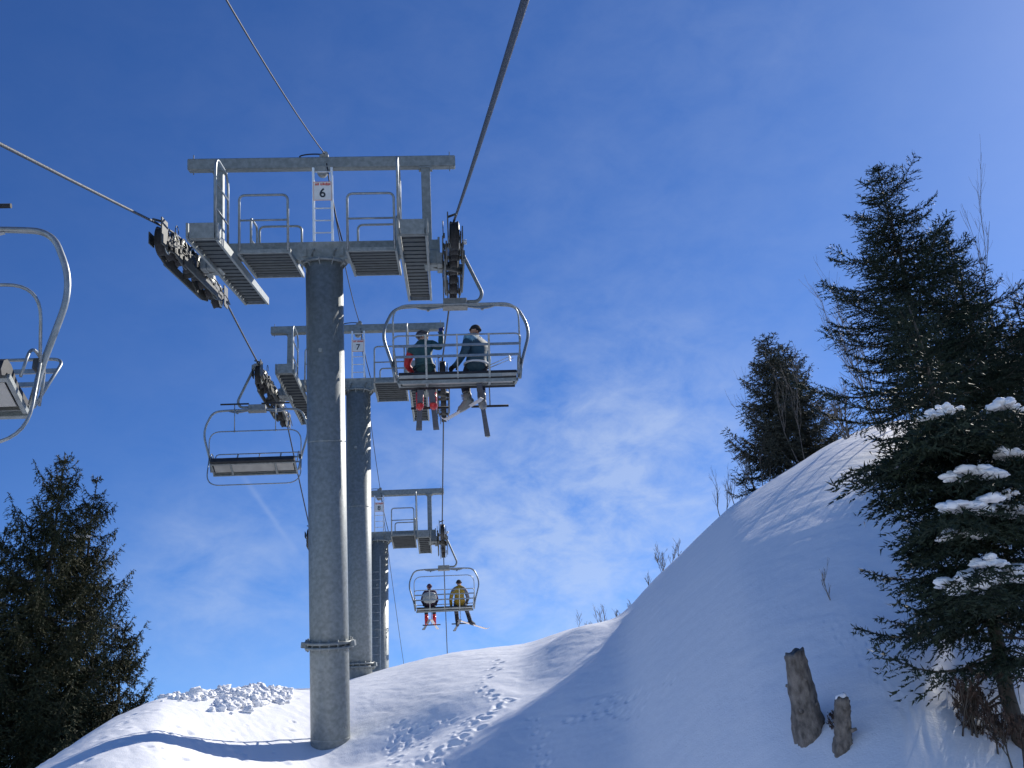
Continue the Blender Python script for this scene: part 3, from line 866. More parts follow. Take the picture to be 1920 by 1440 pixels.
    q = MB(); q.tube([hm @ Vector((.024 * k, .088 - abs(k) * .004, .018)) for k in (-1, -.5, 0, .5, 1)], .005, 6); q.build('mouth', ['dead_leaf'], b)
    q = MB(); q.tube([T((.075 * math.cos(a), .008 + .07 * math.sin(a), .565 + .01 * math.sin(a))) for a in np.linspace(0, 2 * math.pi, 21)], .026, 8); q.build('collar', [mats['torso']], b)
    bl = Matrix.Rotation(twist * .3, 3, 'Z')
    q = MB(); q.tube([ry @ (bl @ Vector((.168 * math.cos(a), -.012 + .142 * math.sin(a), .150))) for a in np.linspace(0, 2 * math.pi, 25)], .015, 8)
    q.build('jacket_hem', [mats.get('hem', mats['torso'])], b)
    # ski boots
    for sx, key in ((-1, 'L'), (1, 'R')):
        kn, an, toe = legs.get(key, ((sx * .13, .46, .11), (sx * .13, .52, -.32), (sx * .13, .72, -.38)))
        kn, an, toe = Vector(kn), Vector(an), Vector(toe); q = MB()
        q.tube([kn.lerp(an, .64), kn.lerp(an, .82), an, an + (an - kn).normalized() * .05], [.062, .064, .060, .054], 14)
        he = an + (an - kn).normalized() * .05
        dr = (toe - an).normalized(); 
        q.tube([he - dr * .07, he + dr * .02, an.lerp(toe, .6) + (he - an) * .5, toe, toe + dr * .045], [.050, .062, .058, .050, .030], 12)
        for t in (.62, .74, .88):
            c = kn.lerp(an, t); ax = (an - kn).normalized(); fv = (dr - ax * dr.dot(ax)).normalized(); q.tube([c + fv * .062 + ax.cross(fv) * k for k in (-.05, 0, .05)], .009, 5, mi=1)
        q.build('ski_boot', [mats['boot'], 'grip_steel'], b)
    return b


def ski(m, length, wd, mtl, label, group=None, tip_back=False):
    e = empty('ski', m, label, 'ski', group)
    n = 14; b = MB(); vs = []
    for i in range(n + 1):
        t = i / n; y = -length * .42 + length * t
        z = .0 + (.09 * max(0, (t - .9) / .1) ** 1.6) + (.02 * max(0, (.06 - t) / .06))
        ww = wd / 2 * (1 - .28 * math.sin(math.pi * min(1, t / .95)) ** 2 * .6) * (1 if t < .93 else max(.25, 1 - ((t - .93) / .07) ** 2 * .75))
        vs += [(-ww, y, z), (ww, y, z), (ww, y, z + .014), (-ww, y, z + .014)]
    fs = [(i * 4 + k, i * 4 + (k + 1) % 4, i * 4 + 4 + (k + 1) % 4, i * 4 + 4 + k) for i in range(n) for k in range(4)] + [(3, 2, 1, 0), (n * 4, n * 4 + 1, n * 4 + 2, n * 4 + 3)]
    b.add(vs, fs); b.build('base', [mtl], e)
    b = MB(); b.box((0, .13, .032), (.06, .09, .035)); b.box((0, -.15, .036), (.06, .10, .045)); b.box((0, -.01, .018), (.055, .30, .008)); b.build('binding', ['grip_steel'], e)
    return e


bpy.context.view_layer.update()
SEATZ = -1.52
def seat_m(K, x, y=-.12, yaw=0): return K.matrix_world @ Matrix.Translation((x, y, SEATZ)) @ Matrix.Rotation(yaw, 4, 'Z')


mA = seat_m(K1, .33)
legsA = {'L': ((-.15, .38, .04), (-.12, .36, -.20), (-.22, .48, -.29)), 'R': ((.07, .38, .08), (.08, .40, -.19), (.10, .54, -.25))}
pA = person(mA, 'person in a teal jacket with pale sleeve and black hat, on the near chair',
            dict(torso='jacket_teal', waist='jacket_teal', shoulderL='sleeve_light', shoulderR='jacket_teal', armL='jacket_teal', armR='sleeve_light', neck='jacket_teal', skin='skin', glove='hat_black', legs='pants_navy', boot='boot_grey', hat='hat_black', hem='belt_white'),
            1.30, R(48), R(72), R(4),
            {'L': ((-.24, .0, .27), (-.18, .20, .16), (0, 1, -.2)), 'R': ((.25, .0, .26), (.24, .20, .12), (.1, 1, 0))}, legsA, 'beanie', R(2), .74)
mB = seat_m(K1, -.58)
legsB = {'L': ((-.10, .38, .08), (-.10, .40, -.24), (-.11, .55, -.30)), 'R': ((.10, .38, .08), (.11, .40, -.24), (.12, .55, -.30))}
pB = person(mB, 'child in dark green and red jacket, grey helmet and red boots, one arm raised',
            dict(torso='child_jacket', waist='child_jacket', shoulderL='child_jacket', shoulderR='child_jacket', armL='red_cloth', armR='child_jacket', neck='child_jacket', skin='skin', glove='glove_blue', legs='pants_navy', boot='red_boot', hat='helmet'),
            1.16, R(-25), R(-125), R(-4),
            {'L': ((-.32, .04, .30), (-.24, .22, .18), (0, 1, 0)), 'R': ((.30, .03, .42), (.32, .05, .66), (.05, .05, 1))}, legsB, 'helmet', R(-4))
mC = seat_m(K3, -.56)
pC = person(mC, 'person in a dark plum jacket and hat wearing a white pack on the far chair',
            dict(torso='plum', neck='plum', skin='skin', glove='hat_black', legs='pants_navy', boot='red_boot', hat='plum'), 1.14, 0, R(25), R(-6),
            {'L': ((-.25, .02, .26), (-.20, .22, .18), (0, 1, 0)), 'R': ((.25, .0, .25), (.20, .20, .18), (0, 1, 0))}, None, 'beanie')
mD = seat_m(K3, .56)
legsD = {'L': ((-.11, .46, .10), (-.08, .50, -.33), (-.08, .70, -.40)), 'R': ((.18, .46, .10), (.30, .48, -.33), (.42, .64, -.40))}
pD = person(mD, 'person in a yellow jacket with grey shoulders at the right end of the far chair',
            dict(torso='yellow_cloth', waist='yellow_cloth', neck='grey_cloth', shoulderL='grey_cloth', shoulderR='grey_cloth', armL='yellow_cloth', armR='grey_cloth', skin='skin', glove='hat_black', legs='pants_grey', boot='hat_black', hat='hat_black'), 1.27, 0, R(-10), 0,
            {'L': ((-.26, .03, .25), (-.25, .18, .05), (0, 1, -.4)), 'R': ((.26, .03, .26), (.22, .24, .18), (0, 1, 0))}, legsD, 'beanie')
# the white pack
e = empty('backpack', mC @ Matrix.Scale(1.14, 4), 'white backpack on the plum jacketed rider of the far chair', 'backpack')
b = MB(); b.ball((0, -.19, .29), (.23, .10, .19), 20, 12, 0, lambda d: 1 / max(abs(d.x), abs(d.y), abs(d.z)) ** .35); b.build('pack_body', ['pack_white'], e)
b = MB()
for sx in (-1, 1): b.tube([(sx * .11, -.13, .47), (sx * .12, -.01, .60), (sx * .13, .12, .46), (sx * .14, .12, .28), (sx * .14, -.10, .18)], .014, 6)
b.build('strap', ['hat_black'], e)
b = MB(); b.box((0, -.295, .25), (.20, .02, .14)); b.build('front_pocket', ['pack_white'], e)


def foot_m(pm, legs, key, sc, yaw=0, pitch=0, dz=-.10):
    kn, an, toe = legs[key]; an, toe = Vector(an) * sc, Vector(toe) * sc
    base = an.lerp(toe, .35) + Vector((0, 0, dz)); d = (toe - an)
    return pm @ Matrix.Translation(base) @ Matrix.Rotation(math.atan2(-d.x, d.y) + yaw, 4, 'Z') @ Matrix.Rotation(math.atan2(d.z, math.hypot(d.x, d.y)) + pitch, 4, 'X')


ski(foot_m(mA, legsA, 'R', 1.36, 0, R(-4)), 1.35, .10, 'ski_dark', 'dark ski under the right boot of the rider in the black hat', 'skis on the near chair')
ski(foot_m(mA, legsA, 'L', 1.36, R(8), R(22)), 1.0, .09, 'ski_light', 'pale ski crossed under the left boot of the rider in the black hat', 'skis on the near chair')
ski(foot_m(mB, legsB, 'L', 1.16, 0, 0), 1.1, .11, 'ski_dark', "child's left ski under a red boot on the near chair", 'skis on the near chair')
ski(foot_m(mB, legsB, 'R', 1.16, 0, 0), 1.1, .11, 'ski_dark', "child's right ski under a red boot on the near chair", 'skis on the near chair')
LD = {'L': ((-.13, .46, .11), (-.13, .52, -.32), (-.13, .72, -.38)), 'R': ((.13, .46, .11), (.13, .52, -.32), (.13, .72, -.38))}
ski(foot_m(mC, LD, 'L', 1.14, R(12), R(12)), 1.4, .10, 'ski_dark', 'dark ski on the left foot of the plum jacketed rider', 'skis on the far chair')
ski(foot_m(mC, LD, 'R', 1.14, R(-10), R(12)), 1.4, .10, 'ski_light', 'pale ski on the right foot of the plum jacketed rider', 'skis on the far chair')
ski(foot_m(mD, legsD, 'L', 1.27, R(10), R(13)), 1.45, .10, 'ski_dark', 'dark ski on the left foot of the yellow jacketed rider', 'skis on the far chair')
ski(foot_m(mD, legsD, 'R', 1.27, R(-18), R(10)), 1.45, .13, 'snowboard_white', 'white ski on the right foot of the yellow jacketed rider, pointing right', 'skis on the far chair')
# ski poles held by the rider in the black hat
for i, (dz, lb) in enumerate(((0., 'upper of two ski poles sticking out right beside the black hatted rider'), (-.05, 'lower of two ski poles sticking out right beside the black hatted rider'))):
    a = Vector((.16, .10, .20 + dz)); bb = Vector((.62, -.12, .30 + dz * 1.2)); d = (bb - a).normalized()
    e = empty('ski_pole', mA, lb, 'ski pole', 'ski poles on the near chair')
    MB().tube([a, bb + d * .06], [.009, .006], 8).build('shaft', ['pole_alu'], e)
    m = MB(); q = bb - d * .02; m.cyl(q, q + d * .012, .045, 12); m.build('basket', ['belt_white'], e)
    m = MB(); m.tube([a - d * .10, a + d * .02], .016, 8); m.build('grip', ['rubber'], e)

# ------------------------------------------------------------------ trees


def conifer(base, H, Rb, seed, mtl, label, cat='tree', group=None, name='spruce_tree', lean=(0, 0), whorls=None, first=.04, droop=.25, tip_up=.25, hang=.0, nlen=.052, nwid=.016,
            gap=.10, radf=None, nsp=.018, dens=1., snow=0, boughs=(), bark='bark', shape=.9, jag=.35, dead=0, snow_px=None):
    rs = np.random.RandomState(seed); root = empty(name, base, label, cat, group)
    tops = np.array([lean[0], lean[1], H]); rt = .013 * H + .015
    tr = MB(); ct = [Vector((lean[0] * (k / 10) ** 1.3 + (.02 * math.sin(k * 2.1 + seed)), lean[1] * (k / 10) ** 1.3, H * k / 10 - .3 * (k == 0))) for k in range(11)]
    tr.tube(ct, [max(.008, rt * (1 - k / 10.2)) for k in range(11)], 10)
    trunk_at = lambda f: np.array([lean[0] * f ** 1.3, lean[1] * f ** 1.3, H * f])
    PT, DR, WD, LN = [], [], [], []
    nwh = whorls or int(H / .24); woods = []
    BL = []
    for i in range(nwh):
        f = first + (1 - first) * (i + rs.rand() * .6) / nwh
        if f > .985: continue
        rad = (radf(H * (1 - f)) if radf else Rb * ((1 - f) ** shape) + .05); nb = int(rs.randint(5, 8) * (1 if f < .9 else .8))
        a0 = rs.rand() * 6.28
        for k in range(nb):
            a = a0 + k * 6.283 / nb + rs.normal() * .22; Lb = rad * (1 + rs.normal() * jag * .6)
            if rs.rand() < gap: continue
            if f > .9: Lb = min(Lb, rad * 1.12)
            Lb = max(Lb, .06)
            BL.append((f, a, Lb, None))
    for bo in boughs: BL.append(bo)
    for (f, a, Lb, fixed) in BL:
        p0 = trunk_at(f); n = 12; t = np.linspace(0, 1, n)[:, None]
        dh = np.array([math.cos(a), math.sin(a), 0.])
        if fixed is None:
            el = .45 * f if f > .85 else .05
            dr = droop * (1.15 - f)
            zz = Lb * (el * t - dr * np.sin(t * math.pi * .75) ** 1.3 + tip_up * t ** 3 * (.6 + .6 * rs.rand()))
            path = p0 + dh * Lb * t + np.array([0, 0, 1.]) * zz
            side = np.array([-dh[1], dh[0], 0.]); path = path + side * (np.sin(t * 3 + rs.rand() * 6) * .04 * Lb * t)
        else:
            q = np.array(fixed) - np.array(base); path = p0 + (q - p0) * t + np.array([0, 0, 1.]) * (.10 * np.sin(t * math.pi) * Lb - .06 * Lb * t ** 3); dh = (q - p0) / (np.linalg.norm(q - p0) + 1e-6); dh[2] = 0
            Lb = float(np.linalg.norm(q - p0))
        side = np.array([-dh[1], dh[0], 0.])
        if Lb > .3: woods.append((path, max(.005, .014 * Lb)))
        nt_ = max(4, int(Lb / (.060 / dens)))
        for j in range(nt_):
            s = .10 + .90 * (j + rs.rand()) / nt_
            if rs.rand() < .08: continue
            x = s * (n - 1); i0 = min(int(x), n - 2); c = path[i0] + (path[i0 + 1] - path[i0]) * (x - i0); tan = path[i0 + 1] - path[i0]; tan = tan / np.linalg.norm(tan)
            for sg in (-1, 1):
                tl = Lb * .42 * (1 - s) ** .65 * (.6 + .6 * rs.rand()) + min(.07, Lb * .25)
                tl = min(tl, .62)
                td = tan * .62 + side * sg * (.75 + .2 * rs.normal()) + np.array([0, 0, .12 * rs.normal() - hang * (1 + rs.rand() * .7)])
                td /= np.linalg.norm(td)
                m_ = max(4, int(tl / (nsp / dens)))
                u = (np.arange(m_) + rs.rand(m_)) / m_
                cc = c + td * (tl * u)[:, None] + np.array([0, 0, -.10 - hang * .2]) * (tl * u ** 2)[:, None]
                nd_ = td + rs.normal(size=(m_, 3)) * .5; nd_ /= np.linalg.norm(nd_, axis=1)[:, None]
                PT.append(cc); DR.append(nd_); LN.append(nlen * (.6 + .7 * rs.rand(m_)))
            # needles right on the branch
        m_ = int(Lb / .008) + 6; u = rs.rand(m_) * (n - 1.001); i0 = u.astype(int); cc = path[i0] + (path[i0 + 1] - path[i0]) * (u - i0)[:, None]
        nd_ = (path[np.minimum(i0 + 1, n - 1)] - path[i0]) * (3. / Lb) + rs.normal(size=(m_, 3)) * .5; nd_ /= np.linalg.norm(nd_, axis=1)[:, None]
        PT.append(cc); DR.append(nd_); LN.append(nlen * (.7 + .6 * rs.rand(m_)))
        if hang > 0 and Lb > .4:                    # curtains of hanging twigs
            for j in range(int(Lb / .05)):
                s = .25 + .75 * rs.rand(); x = s * (n - 1); i0 = min(int(x), n - 2); c = path[i0]
                tl = (.12 + .30 * rs.rand()) * hang * 1.6; m_ = max(4, int(tl / nsp)); u = rs.rand(m_)
                cc = c + np.array([rs.normal() * .06, rs.normal() * .06, 0]) * u[:, None] - np.array([0, 0, 1.]) * (tl * u)[:, None]
                nd_ = np.array([0, 0, -.8]) + rs.normal(size=(m_, 3)) * .45; nd_ /= np.linalg.norm(nd_, axis=1)[:, None]
                PT.append(cc); DR.append(nd_); LN.append(nlen * (.6 + .5 * rs.rand(m_)))
    # leader
    m_ = 40; u = rs.rand(m_); cc = trunk_at(1.) - np.array([0, 0, .45]) * u[:, None]; nd_ = np.array([0, 0, .6]) + rs.normal(size=(m_, 3)) * .5; nd_ /= np.linalg.norm(nd_, axis=1)[:, None]
    PT.append(cc); DR.append(nd_); LN.append(nlen * np.ones(m_))
    PT = np.concatenate(PT); DR = np.concatenate(DR); LN = np.concatenate(LN)
    sd = np.cross(DR, rs.normal(size=DR.shape)); sd /= np.linalg.norm(sd, axis=1)[:, None] + 1e-9
    wv = nwid * (.7 + .6 * rs.rand(len(PT)))[:, None]
    a_ = PT - sd * wv * .5; b_ = PT + sd * wv * .5; c_ = PT + DR * LN[:, None]
    Vv = np.stack([a_, b_, c_], 1).reshape(-1, 3); Ff = np.arange(len(Vv)).reshape(-1, 3)
    fast_mesh('crown', Vv, Ff, mtl, root)
    for pth, r in woods: tr.tube([Vector(p) for p in pth[::2]], [r * (1 - .8 * k / 5) for k in range(len(pth[::2]))], 4, False)
    rr = random.Random(seed)
    for _ in range(dead):                          # bare dead twigs low on the stem
        f = rr.uniform(.05, .5); a = rr.uniform(0, 6.28); p0 = Vector(trunk_at(f)); Ld = rr.uniform(.4, 1.) * Rb * .6; d = Vector((math.cos(a), math.sin(a), rr.uniform(-.5, .1)))
        pts = [p0 + d * Ld * k / 5 + Vector((rr.uniform(-.03, .03), rr.uniform(-.03, .03), -.1 * (k / 5) ** 2)) for k in range(6)]; tr.tube(pts, [.012 * (1 - k / 6.5) for k in range(6)], 4, False)
        for k in (2, 3, 4):
            q = pts[k]; tr.tube([q, q + Vector((rr.uniform(-.2, .2), rr.uniform(-.2, .2), rr.uniform(-.25, .05)))], [.005, .002], 3, False)
    tr.build('trunk', [bark], root)
    # snow held on boughs
    k = 0
    cand = [x for x in woods if x[1] > .011 and x[0][0][2] < H * .75]; 
    while k < snow and cand:
        pth, _ = cand[rs.randint(len(cand))]; c = pth[rs.randint(5, 10)] + np.array([0, 0, .03]); k += 1
        sz = rs.uniform(.045, .10); d = pth[-1] - pth[0]; an = math.atan2(d[1], d[0])
        snow_blob(root, Vector(c), (sz * 2.0, sz * .7, sz * .35), an, seed + k)
    return root


def snow_blob(root, c, rr_, an, seed):
    q = random.Random(seed); ph = [q.uniform(0, 6.3) for _ in range(4)]
    fn = lambda d: 1 + .09 * math.sin(d.x * 13 + ph[3]) * math.sin(d.y * 11 + ph[0]) + .22 * math.sin(d.x * 3 + ph[0]) + .15 * math.sin(d.y * 5 + ph[1]) + .10 * math.sin(d.z * 6 + ph[2] + d.x * 7)
    m = MB(); m.ball(c, rr_, 18, 10, 0, fn, Matrix.Rotation(an, 3, 'Z'))
    for j in range(3):
        a = q.uniform(0, 6.28); m.ball(c + Vector((math.cos(a) * rr_[0] * .8, math.sin(a) * rr_[1] * .9, -.01)), [v * q.uniform(.35, .6) for v in rr_], 12, 8, 0, fn, Matrix.Rotation(an, 3, 'Z'))
    m.build('snow_cap', ['snow'], root)


def bare(base, H, seed, label, name='bare_tree', cat='tree', group=None, spread=.5, stems=1, mtl='twig', r0=.03, levels=4, lean=(0, 0), leaves=0):
    q = random.Random(seed); root = empty(name, base, label, cat, group); m = MB(); tw = MB(); lf = MB()
    def grow(p, d, L_, r, lv, mb):
        n = 6; pts = [p]; dd = d.copy()
        for i in range(n):
            dd = (dd + Vector((q.gauss(0, .09), q.gauss(0, .09), q.gauss(0, .05) + .05))).normalized(); pts.append(pts[-1] + dd * (L_ / n))
        mb.tube(pts, [r * (1 - .75 * i / n) + .0015 for i in range(n + 1)], 5 if lv == 0 else 3, False)
        if lv < levels - 1:
            for _ in range(q.randint(5, 7) if lv == 0 else q.randint(3, 5)):
                i = q.randint(1 if lv else 2, n - 1); a = q.uniform(0, 6.28)
                nd_ = (dd + Vector((math.cos(a), math.sin(a), q.uniform(-.2, .4))) * spread).normalized()
                grow(pts[i], nd_, L_ * q.uniform(.32, .58), r * .5 * (1 - .5 * i / n), lv + 1, tw)
        elif leaves and q.random() < leaves:
            for i in (2, 3, 4, 5, 6):
                c = pts[i]; lf.add([c, c + Vector((q.uniform(-.018, .018), q.uniform(-.018, .018), .012)), c + Vector((q.uniform(-.022, .022), q.uniform(-.022, .022), -.026))], [(0, 1, 2)])
    for s_ in range(stems):
        a = q.uniform(0, 6.28); sp = 0 if stems == 1 else q.uniform(.1, .45)
        grow(Vector((math.cos(a) * sp * .3, math.sin(a) * sp * .3, -.15)), Vector((math.cos(a) * sp + lean[0], math.sin(a) * sp + lean[1], 1)).normalized(), H * q.uniform(.8, 1.05), r0 * q.uniform(.7, 1.1), 0, m)
    m.build('trunk' if name != 'shrub' else 'stem', [mtl], root); tw.build('twigs', [mtl], root)
    if leaves: lf.build('leaves', ['dead_leaf'], root)
    return root


def stand(px_top, py_top, Z, sink=0):            # base on the snow under a treetop, and the height
    p = P(px_top, py_top, Z); z = gz(p.x, p.y); return Vector((p.x, p.y, z)), p.z - z


# left group
b_, h_ = stand(122, 850, 24)
conifer(b_, h_, 2.15, 11, 'needles_brown', 'tall dark spruce at the left with drooping twigs and upturned branch ends', hang=.55, droop=.30, tip_up=.55, gap=.06, jag=.34, radf=lambda d: .54 * d ** .70 + .03, snow=16, nlen=.07, nwid=.024, nsp=.024, whorls=int(h_ / .27), dead=10, group='conifers on the slope', first=.1)
b_, h_ = stand(182, 895, 25)
conifer(b_, h_, 1.55, 12, 'needles_brown', 'second spruce pressed against the right side of the tall left one', hang=.55, droop=.28, tip_up=.5, gap=.10, jag=.4, radf=lambda d: .40 * d ** .72 + .03, snow=8, nlen=.07, nwid=.024, nsp=.024, whorls=int(h_ / .27), group='conifers on the slope')
b_, h_ = stand(236, 1165, 24)
conifer(b_, h_, 1.05, 13, 'needles_brown', 'small low spruce beside the snow crest at the foot of the left group', hang=.4, droop=.25, tip_up=.55, gap=.05, jag=.4, radf=lambda d: .5 * d ** .7 + .03, nlen=.07, nwid=.024, nsp=.024, snow=3, group='conifers on the slope')
b_, h_ = stand(10, 990, 22.5)
conifer(b_, h_, 1.35, 14, 'needles_brown', 'ragged spruce at the left edge of the photo', hang=.5, droop=.3, tip_up=.5, gap=.2, jag=.45, radf=lambda d: .50 * d ** .66 + .03, nlen=.07, nwid=.024, nsp=.024, snow=8, whorls=int(h_ / .30), group='conifers on the slope')
# middle spruce with companions
b_, h_ = stand(1437, 632, 24)
conifer(b_, h_, 1.35, 21, 'needles_mid', 'narrow grey green spruce alone on the skyline of the snow bank', hang=.25, droop=.12, tip_up=.35, gap=.1, jag=.28, radf=lambda d: .56 * d ** .6 + .05, nlen=.06, nwid=.02, nsp=.02, group='conifers on the slope', dens=1.3, whorls=int(h_ / .17))
b_, h_ = stand(1466, 646, 24.6)
conifer(b_, h_, 1.2, 22, 'needles_mid', 'spruce growing close behind the right side of the skyline spruce', hang=.25, droop=.12, tip_up=.35, gap=.1, jag=.28, radf=lambda d: .54 * d ** .6 + .05, nlen=.06, nwid=.02, nsp=.02, group='conifers on the slope')
b_, h_ = stand(1402, 850, 23)
conifer(b_, h_, .7, 23, 'needles_green', 'young low spruce at the left foot of the lone skyline spruce', hang=.1, droop=.15, tip_up=.3, shape=.6, group='conifers on the slope')
for i, (px, py, Z, lb, le) in enumerate(((1462, 640, 23.2, 'bare leaning saplings in front of the lone skyline spruce', (-.25, 0)), (1378, 865, 22.5, 'bare sapling on the crest left of the skyline spruce', (-.1, 0)), (1345, 905, 22.3, 'thin bare sapling, leftmost below the skyline spruce', (-.2, 0)), (1410, 800, 22.6, 'bare twiggy sapling over the young low spruce', (-.3, 0)))):
    b_, h_ = stand(px, py, Z)
    bare(b_, max(h_ * .75, .9), 300 + i, lb, spread=.35, stems=3 if i in (0, 3) else 2, r0=.012, levels=3, lean=le, group='bare saplings on the crest')
# right firs
b_, h_ = stand(1643, 308, 16.5)
conifer(b_, h_, 1.9, 31, 'needles_green', 'tallest fir on the right, its top standing clear against the sky', droop=.12, tip_up=.25, gap=.06, jag=.36, radf=lambda d: .60 * max(0, d - .2) ** .60 + .05, first=.22, whorls=int(h_ / .20), dead=26, name='fir_tree', group='conifers on the slope', dens=1.15)
b_, h_ = stand(1770, 430, 17.2)
conifer(b_, h_, 1.55, 32, 'needles_green', 'thinner fir with a bare leader, just right of the tallest fir', droop=.12, tip_up=.25, gap=.2, jag=.4, radf=lambda d: .10 + .62 * max(0, d - .6) ** .55, first=.2, dens=1.1, whorls=int(h_ / .22), dead=30, name='fir_tree', group='conifers on the slope')
b_, h_ = stand(1900, 560, 17.8)
conifer(b_, h_, 1.6, 33, 'needles_green', 'fir at the right edge of the photo behind the snow laden one', droop=.12, tip_up=.25, gap=.15, jag=.35, radf=lambda d: .62 * max(0, d - .1) ** .55 + .05, first=.05, dead=12, snow=8, name='fir_tree', group='conifers on the slope')
b_, h_ = stand(1835, 640, 15.2)
conifer(b_, h_, 1.6, 35, 'needles_green', 'dark middle fir directly behind the snow laden one, below the thinner fir', droop=.14, tip_up=.2, gap=.05, jag=.3, radf=lambda d: .66 * d ** .5, first=.03, dead=20, name='fir_tree', group='conifers on the slope', whorls=int(h_ / .22))
b_, h_ = stand(1725, 700, 16.0)
conifer(b_, h_, 1.2, 36, 'needles_green', 'small fir between the tallest fir and the snow laden one', droop=.14, tip_up=.2, gap=.08, jag=.35, radf=lambda d: .55 * d ** .5, first=.1, dead=16, name='fir_tree', group='conifers on the slope', whorls=int(h_ / .22))
# nearest fir at the right, with snow pillows on its boughs
fb = hit(1918, 1400)
pil = [(1812, 893, .17), (1806, 955, .16), (1905, 966, .20), (1800, 1010, .13), (1838, 1093, .24), (1905, 1080, .17), (1880, 772, .12), (1860, 1062, .10), (1780, 780, .09), (1815, 1118, .09), (1895, 860, .12), (1745, 792, .07), (1885, 940, .08), (1700, 1010, 0), (1715, 1150, 0), (1700, 1190, 0), (1700, 1085, 0), (1710, 1040, 0), (1760, 1215, 0), (1810, 1235, 0), (1800, 1180, 0), (1620, 878, 0), (1570, 868, 0), (1640, 940, 0), (1700, 900, 0), (1860, 1180, 0), (1870, 1270, 0), (1900, 1240, 0), (1895, 1310, 0), (1850, 1225, 0), (1910, 1350, 0), (1745, 1180, 0)]
bo = []; rr = random.Random(9); zf = fb.dot(F_)
pts3 = []
for (px, py, sz) in pil:
    q = P(px, py, zf - (.5 if sz else .1) + rr.uniform(-.25, .25)); pts3.append((q, sz)); Hf = 3.8
    ff = min(.9, max(.12, (q.z - fb.z + .1) / Hf)); t3 = fb + Vector((0, 0, Hf * ff)); ext = q + (q - t3).normalized() * (.25 if sz else -.05)
    for k in range(3 if sz else 1):
        e2 = ext + Vector((rr.uniform(-.2, .2), rr.uniform(-.15, .15), -.05 - .05 * k)) * (1 if k else .2); bo.append((ff, 0., 1., tuple(e2)))
nf = conifer(fb, 3.8, 1.0, 34, 'needles_green', 'nearest fir at the bottom right with thick white snow pillows on its boughs', droop=.16, tip_up=.12, gap=.12, jag=.3, radf=lambda d: .50 * d ** .5, first=.17, nlen=.050, nwid=.016, dead=40, hang=.12, boughs=bo, name='fir_tree', group='conifers on the slope', snow=3)
for i, (q, sz) in enumerate(pts3):
    if sz:
        c0 = q - fb + Vector((-.02, -.07, .03)); sz *= 1.05
        for j in range(7 + int(sz * 40)):
            a = rr.uniform(0, 6.28); d = rr.random() ** .6 * sz; ss = max(.022, sz * rr.uniform(.14, .42))
            snow_blob(nf, c0 + Vector((math.cos(a) * d * 1.1, math.sin(a) * d * .6, rr.uniform(-.03, .03) - d * .15)), (ss * 1.15, ss * .8, ss * .5), rr.uniform(-.6, .6), 700 + i * 20 + j)
# more firs up the bank to the right, outside the frame or only just inside; they shade the snow
src = {}
for i, (px, py, Z, lb) in enumerate(((1985, 560, 19, 'fir just outside the right edge, above the snow laden one'), (2140, 420, 18, 'tall fir outside the frame on the right'), (2330, 380, 19, 'fir outside the frame farther right'), (2080, 500, 22, 'fir outside the frame, higher on the bank'), (2500, 500, 17, 'fir farthest right, outside the frame'))):
    b_, h_ = stand(px, py, Z)
    if i == 0:
        f0 = conifer(b_, h_, 2.1, 40, 'needles_green', lb, droop=.14, tip_up=.25, gap=.08, jag=.3, shape=.55, first=.05, nlen=.10, nwid=.03, name='fir_tree', group='conifers on the slope', dens=.8, whorls=int(h_ / .3)); h0 = h_
    else:
        c = f0.copy(); C.objects.link(c); c['label'] = lb; c.matrix_world = Matrix.Translation(b_) @ Matrix.Rotation(i * 1.3, 4, 'Z') @ Matrix.Scale(h_ / h0, 4)
        for ch in list(f0.children):
            d = ch.copy(); C.objects.link(d); d.parent = c
# bare trees
for i, (px, py, Z, st, sp, lb, le) in enumerate((
        (1815, 395, 19, 2, .28, 'tall bare tree with fine twigs rising above the firs at the right', (-.05, 0)),
        (1880, 540, 18.5, 3, .3, 'bare twiggy tree near the right edge, behind the firs', (0, 0)),
        (1600, 560, 19.5, 4, .35, 'bare bush on the crest left of the tallest fir', (-.15, 0)),
        (1570, 700, 19.5, 4, .4, 'low bare bush on the bank crest, left of the firs', (-.1, 0)))):
    b_, h_ = stand(px, py, Z); bare(b_, h_ * .86, 400 + i, lb, spread=sp, stems=st, r0=.018, levels=4, lean=le, group='bare trees on the bank')
for i, (px, py, Z, lb) in enumerate(((1238, 1012, 23.5, 'bare sapling standing alone on the skyline at the middle right'), (1272, 1038, 22.6, 'tiny bare sapling right of the lone skyline sapling'), (1215, 1075, 23.4, 'small bare sapling low on the skyline'))):
    b_, h_ = stand(px, py, Z); bare(b_, max(h_ * .9, .5), 420 + i, lb, spread=.38, stems=3 if i == 0 else 1, r0=.009, levels=3 if i else 4, group='bare saplings on the crest')
twl = ['leftmost', 'second', 'third', 'fourth', 'fifth', 'sixth', 'seventh', 'rightmost']
for i, px in enumerate((1074, 1104, 1118, 1132, 1144, 1156, 1172, 1192)):
    py = 1162 - i * 1.5; b_, h_ = stand(px + random.Random(i).uniform(-9, 9), py - random.Random(i).uniform(0, 30), 24.6)
    bare(b_, max(h_, .25), 440 + i, twl[i] + ' of the small bare twigs sticking up from the snow saddle', name='sapling', cat='sapling', spread=.5, stems=1 + i % 3, r0=.006, levels=3, lean=(random.Random(i).uniform(-.3, .3), 0), group='twigs on the saddle')
p = hit(1560, 1125); bare(p, .42, 460, 'tiny dry sprig standing in the smooth snow bank', name='sapling', cat='sapling', spread=.35, stems=1, r0=.006, levels=3)
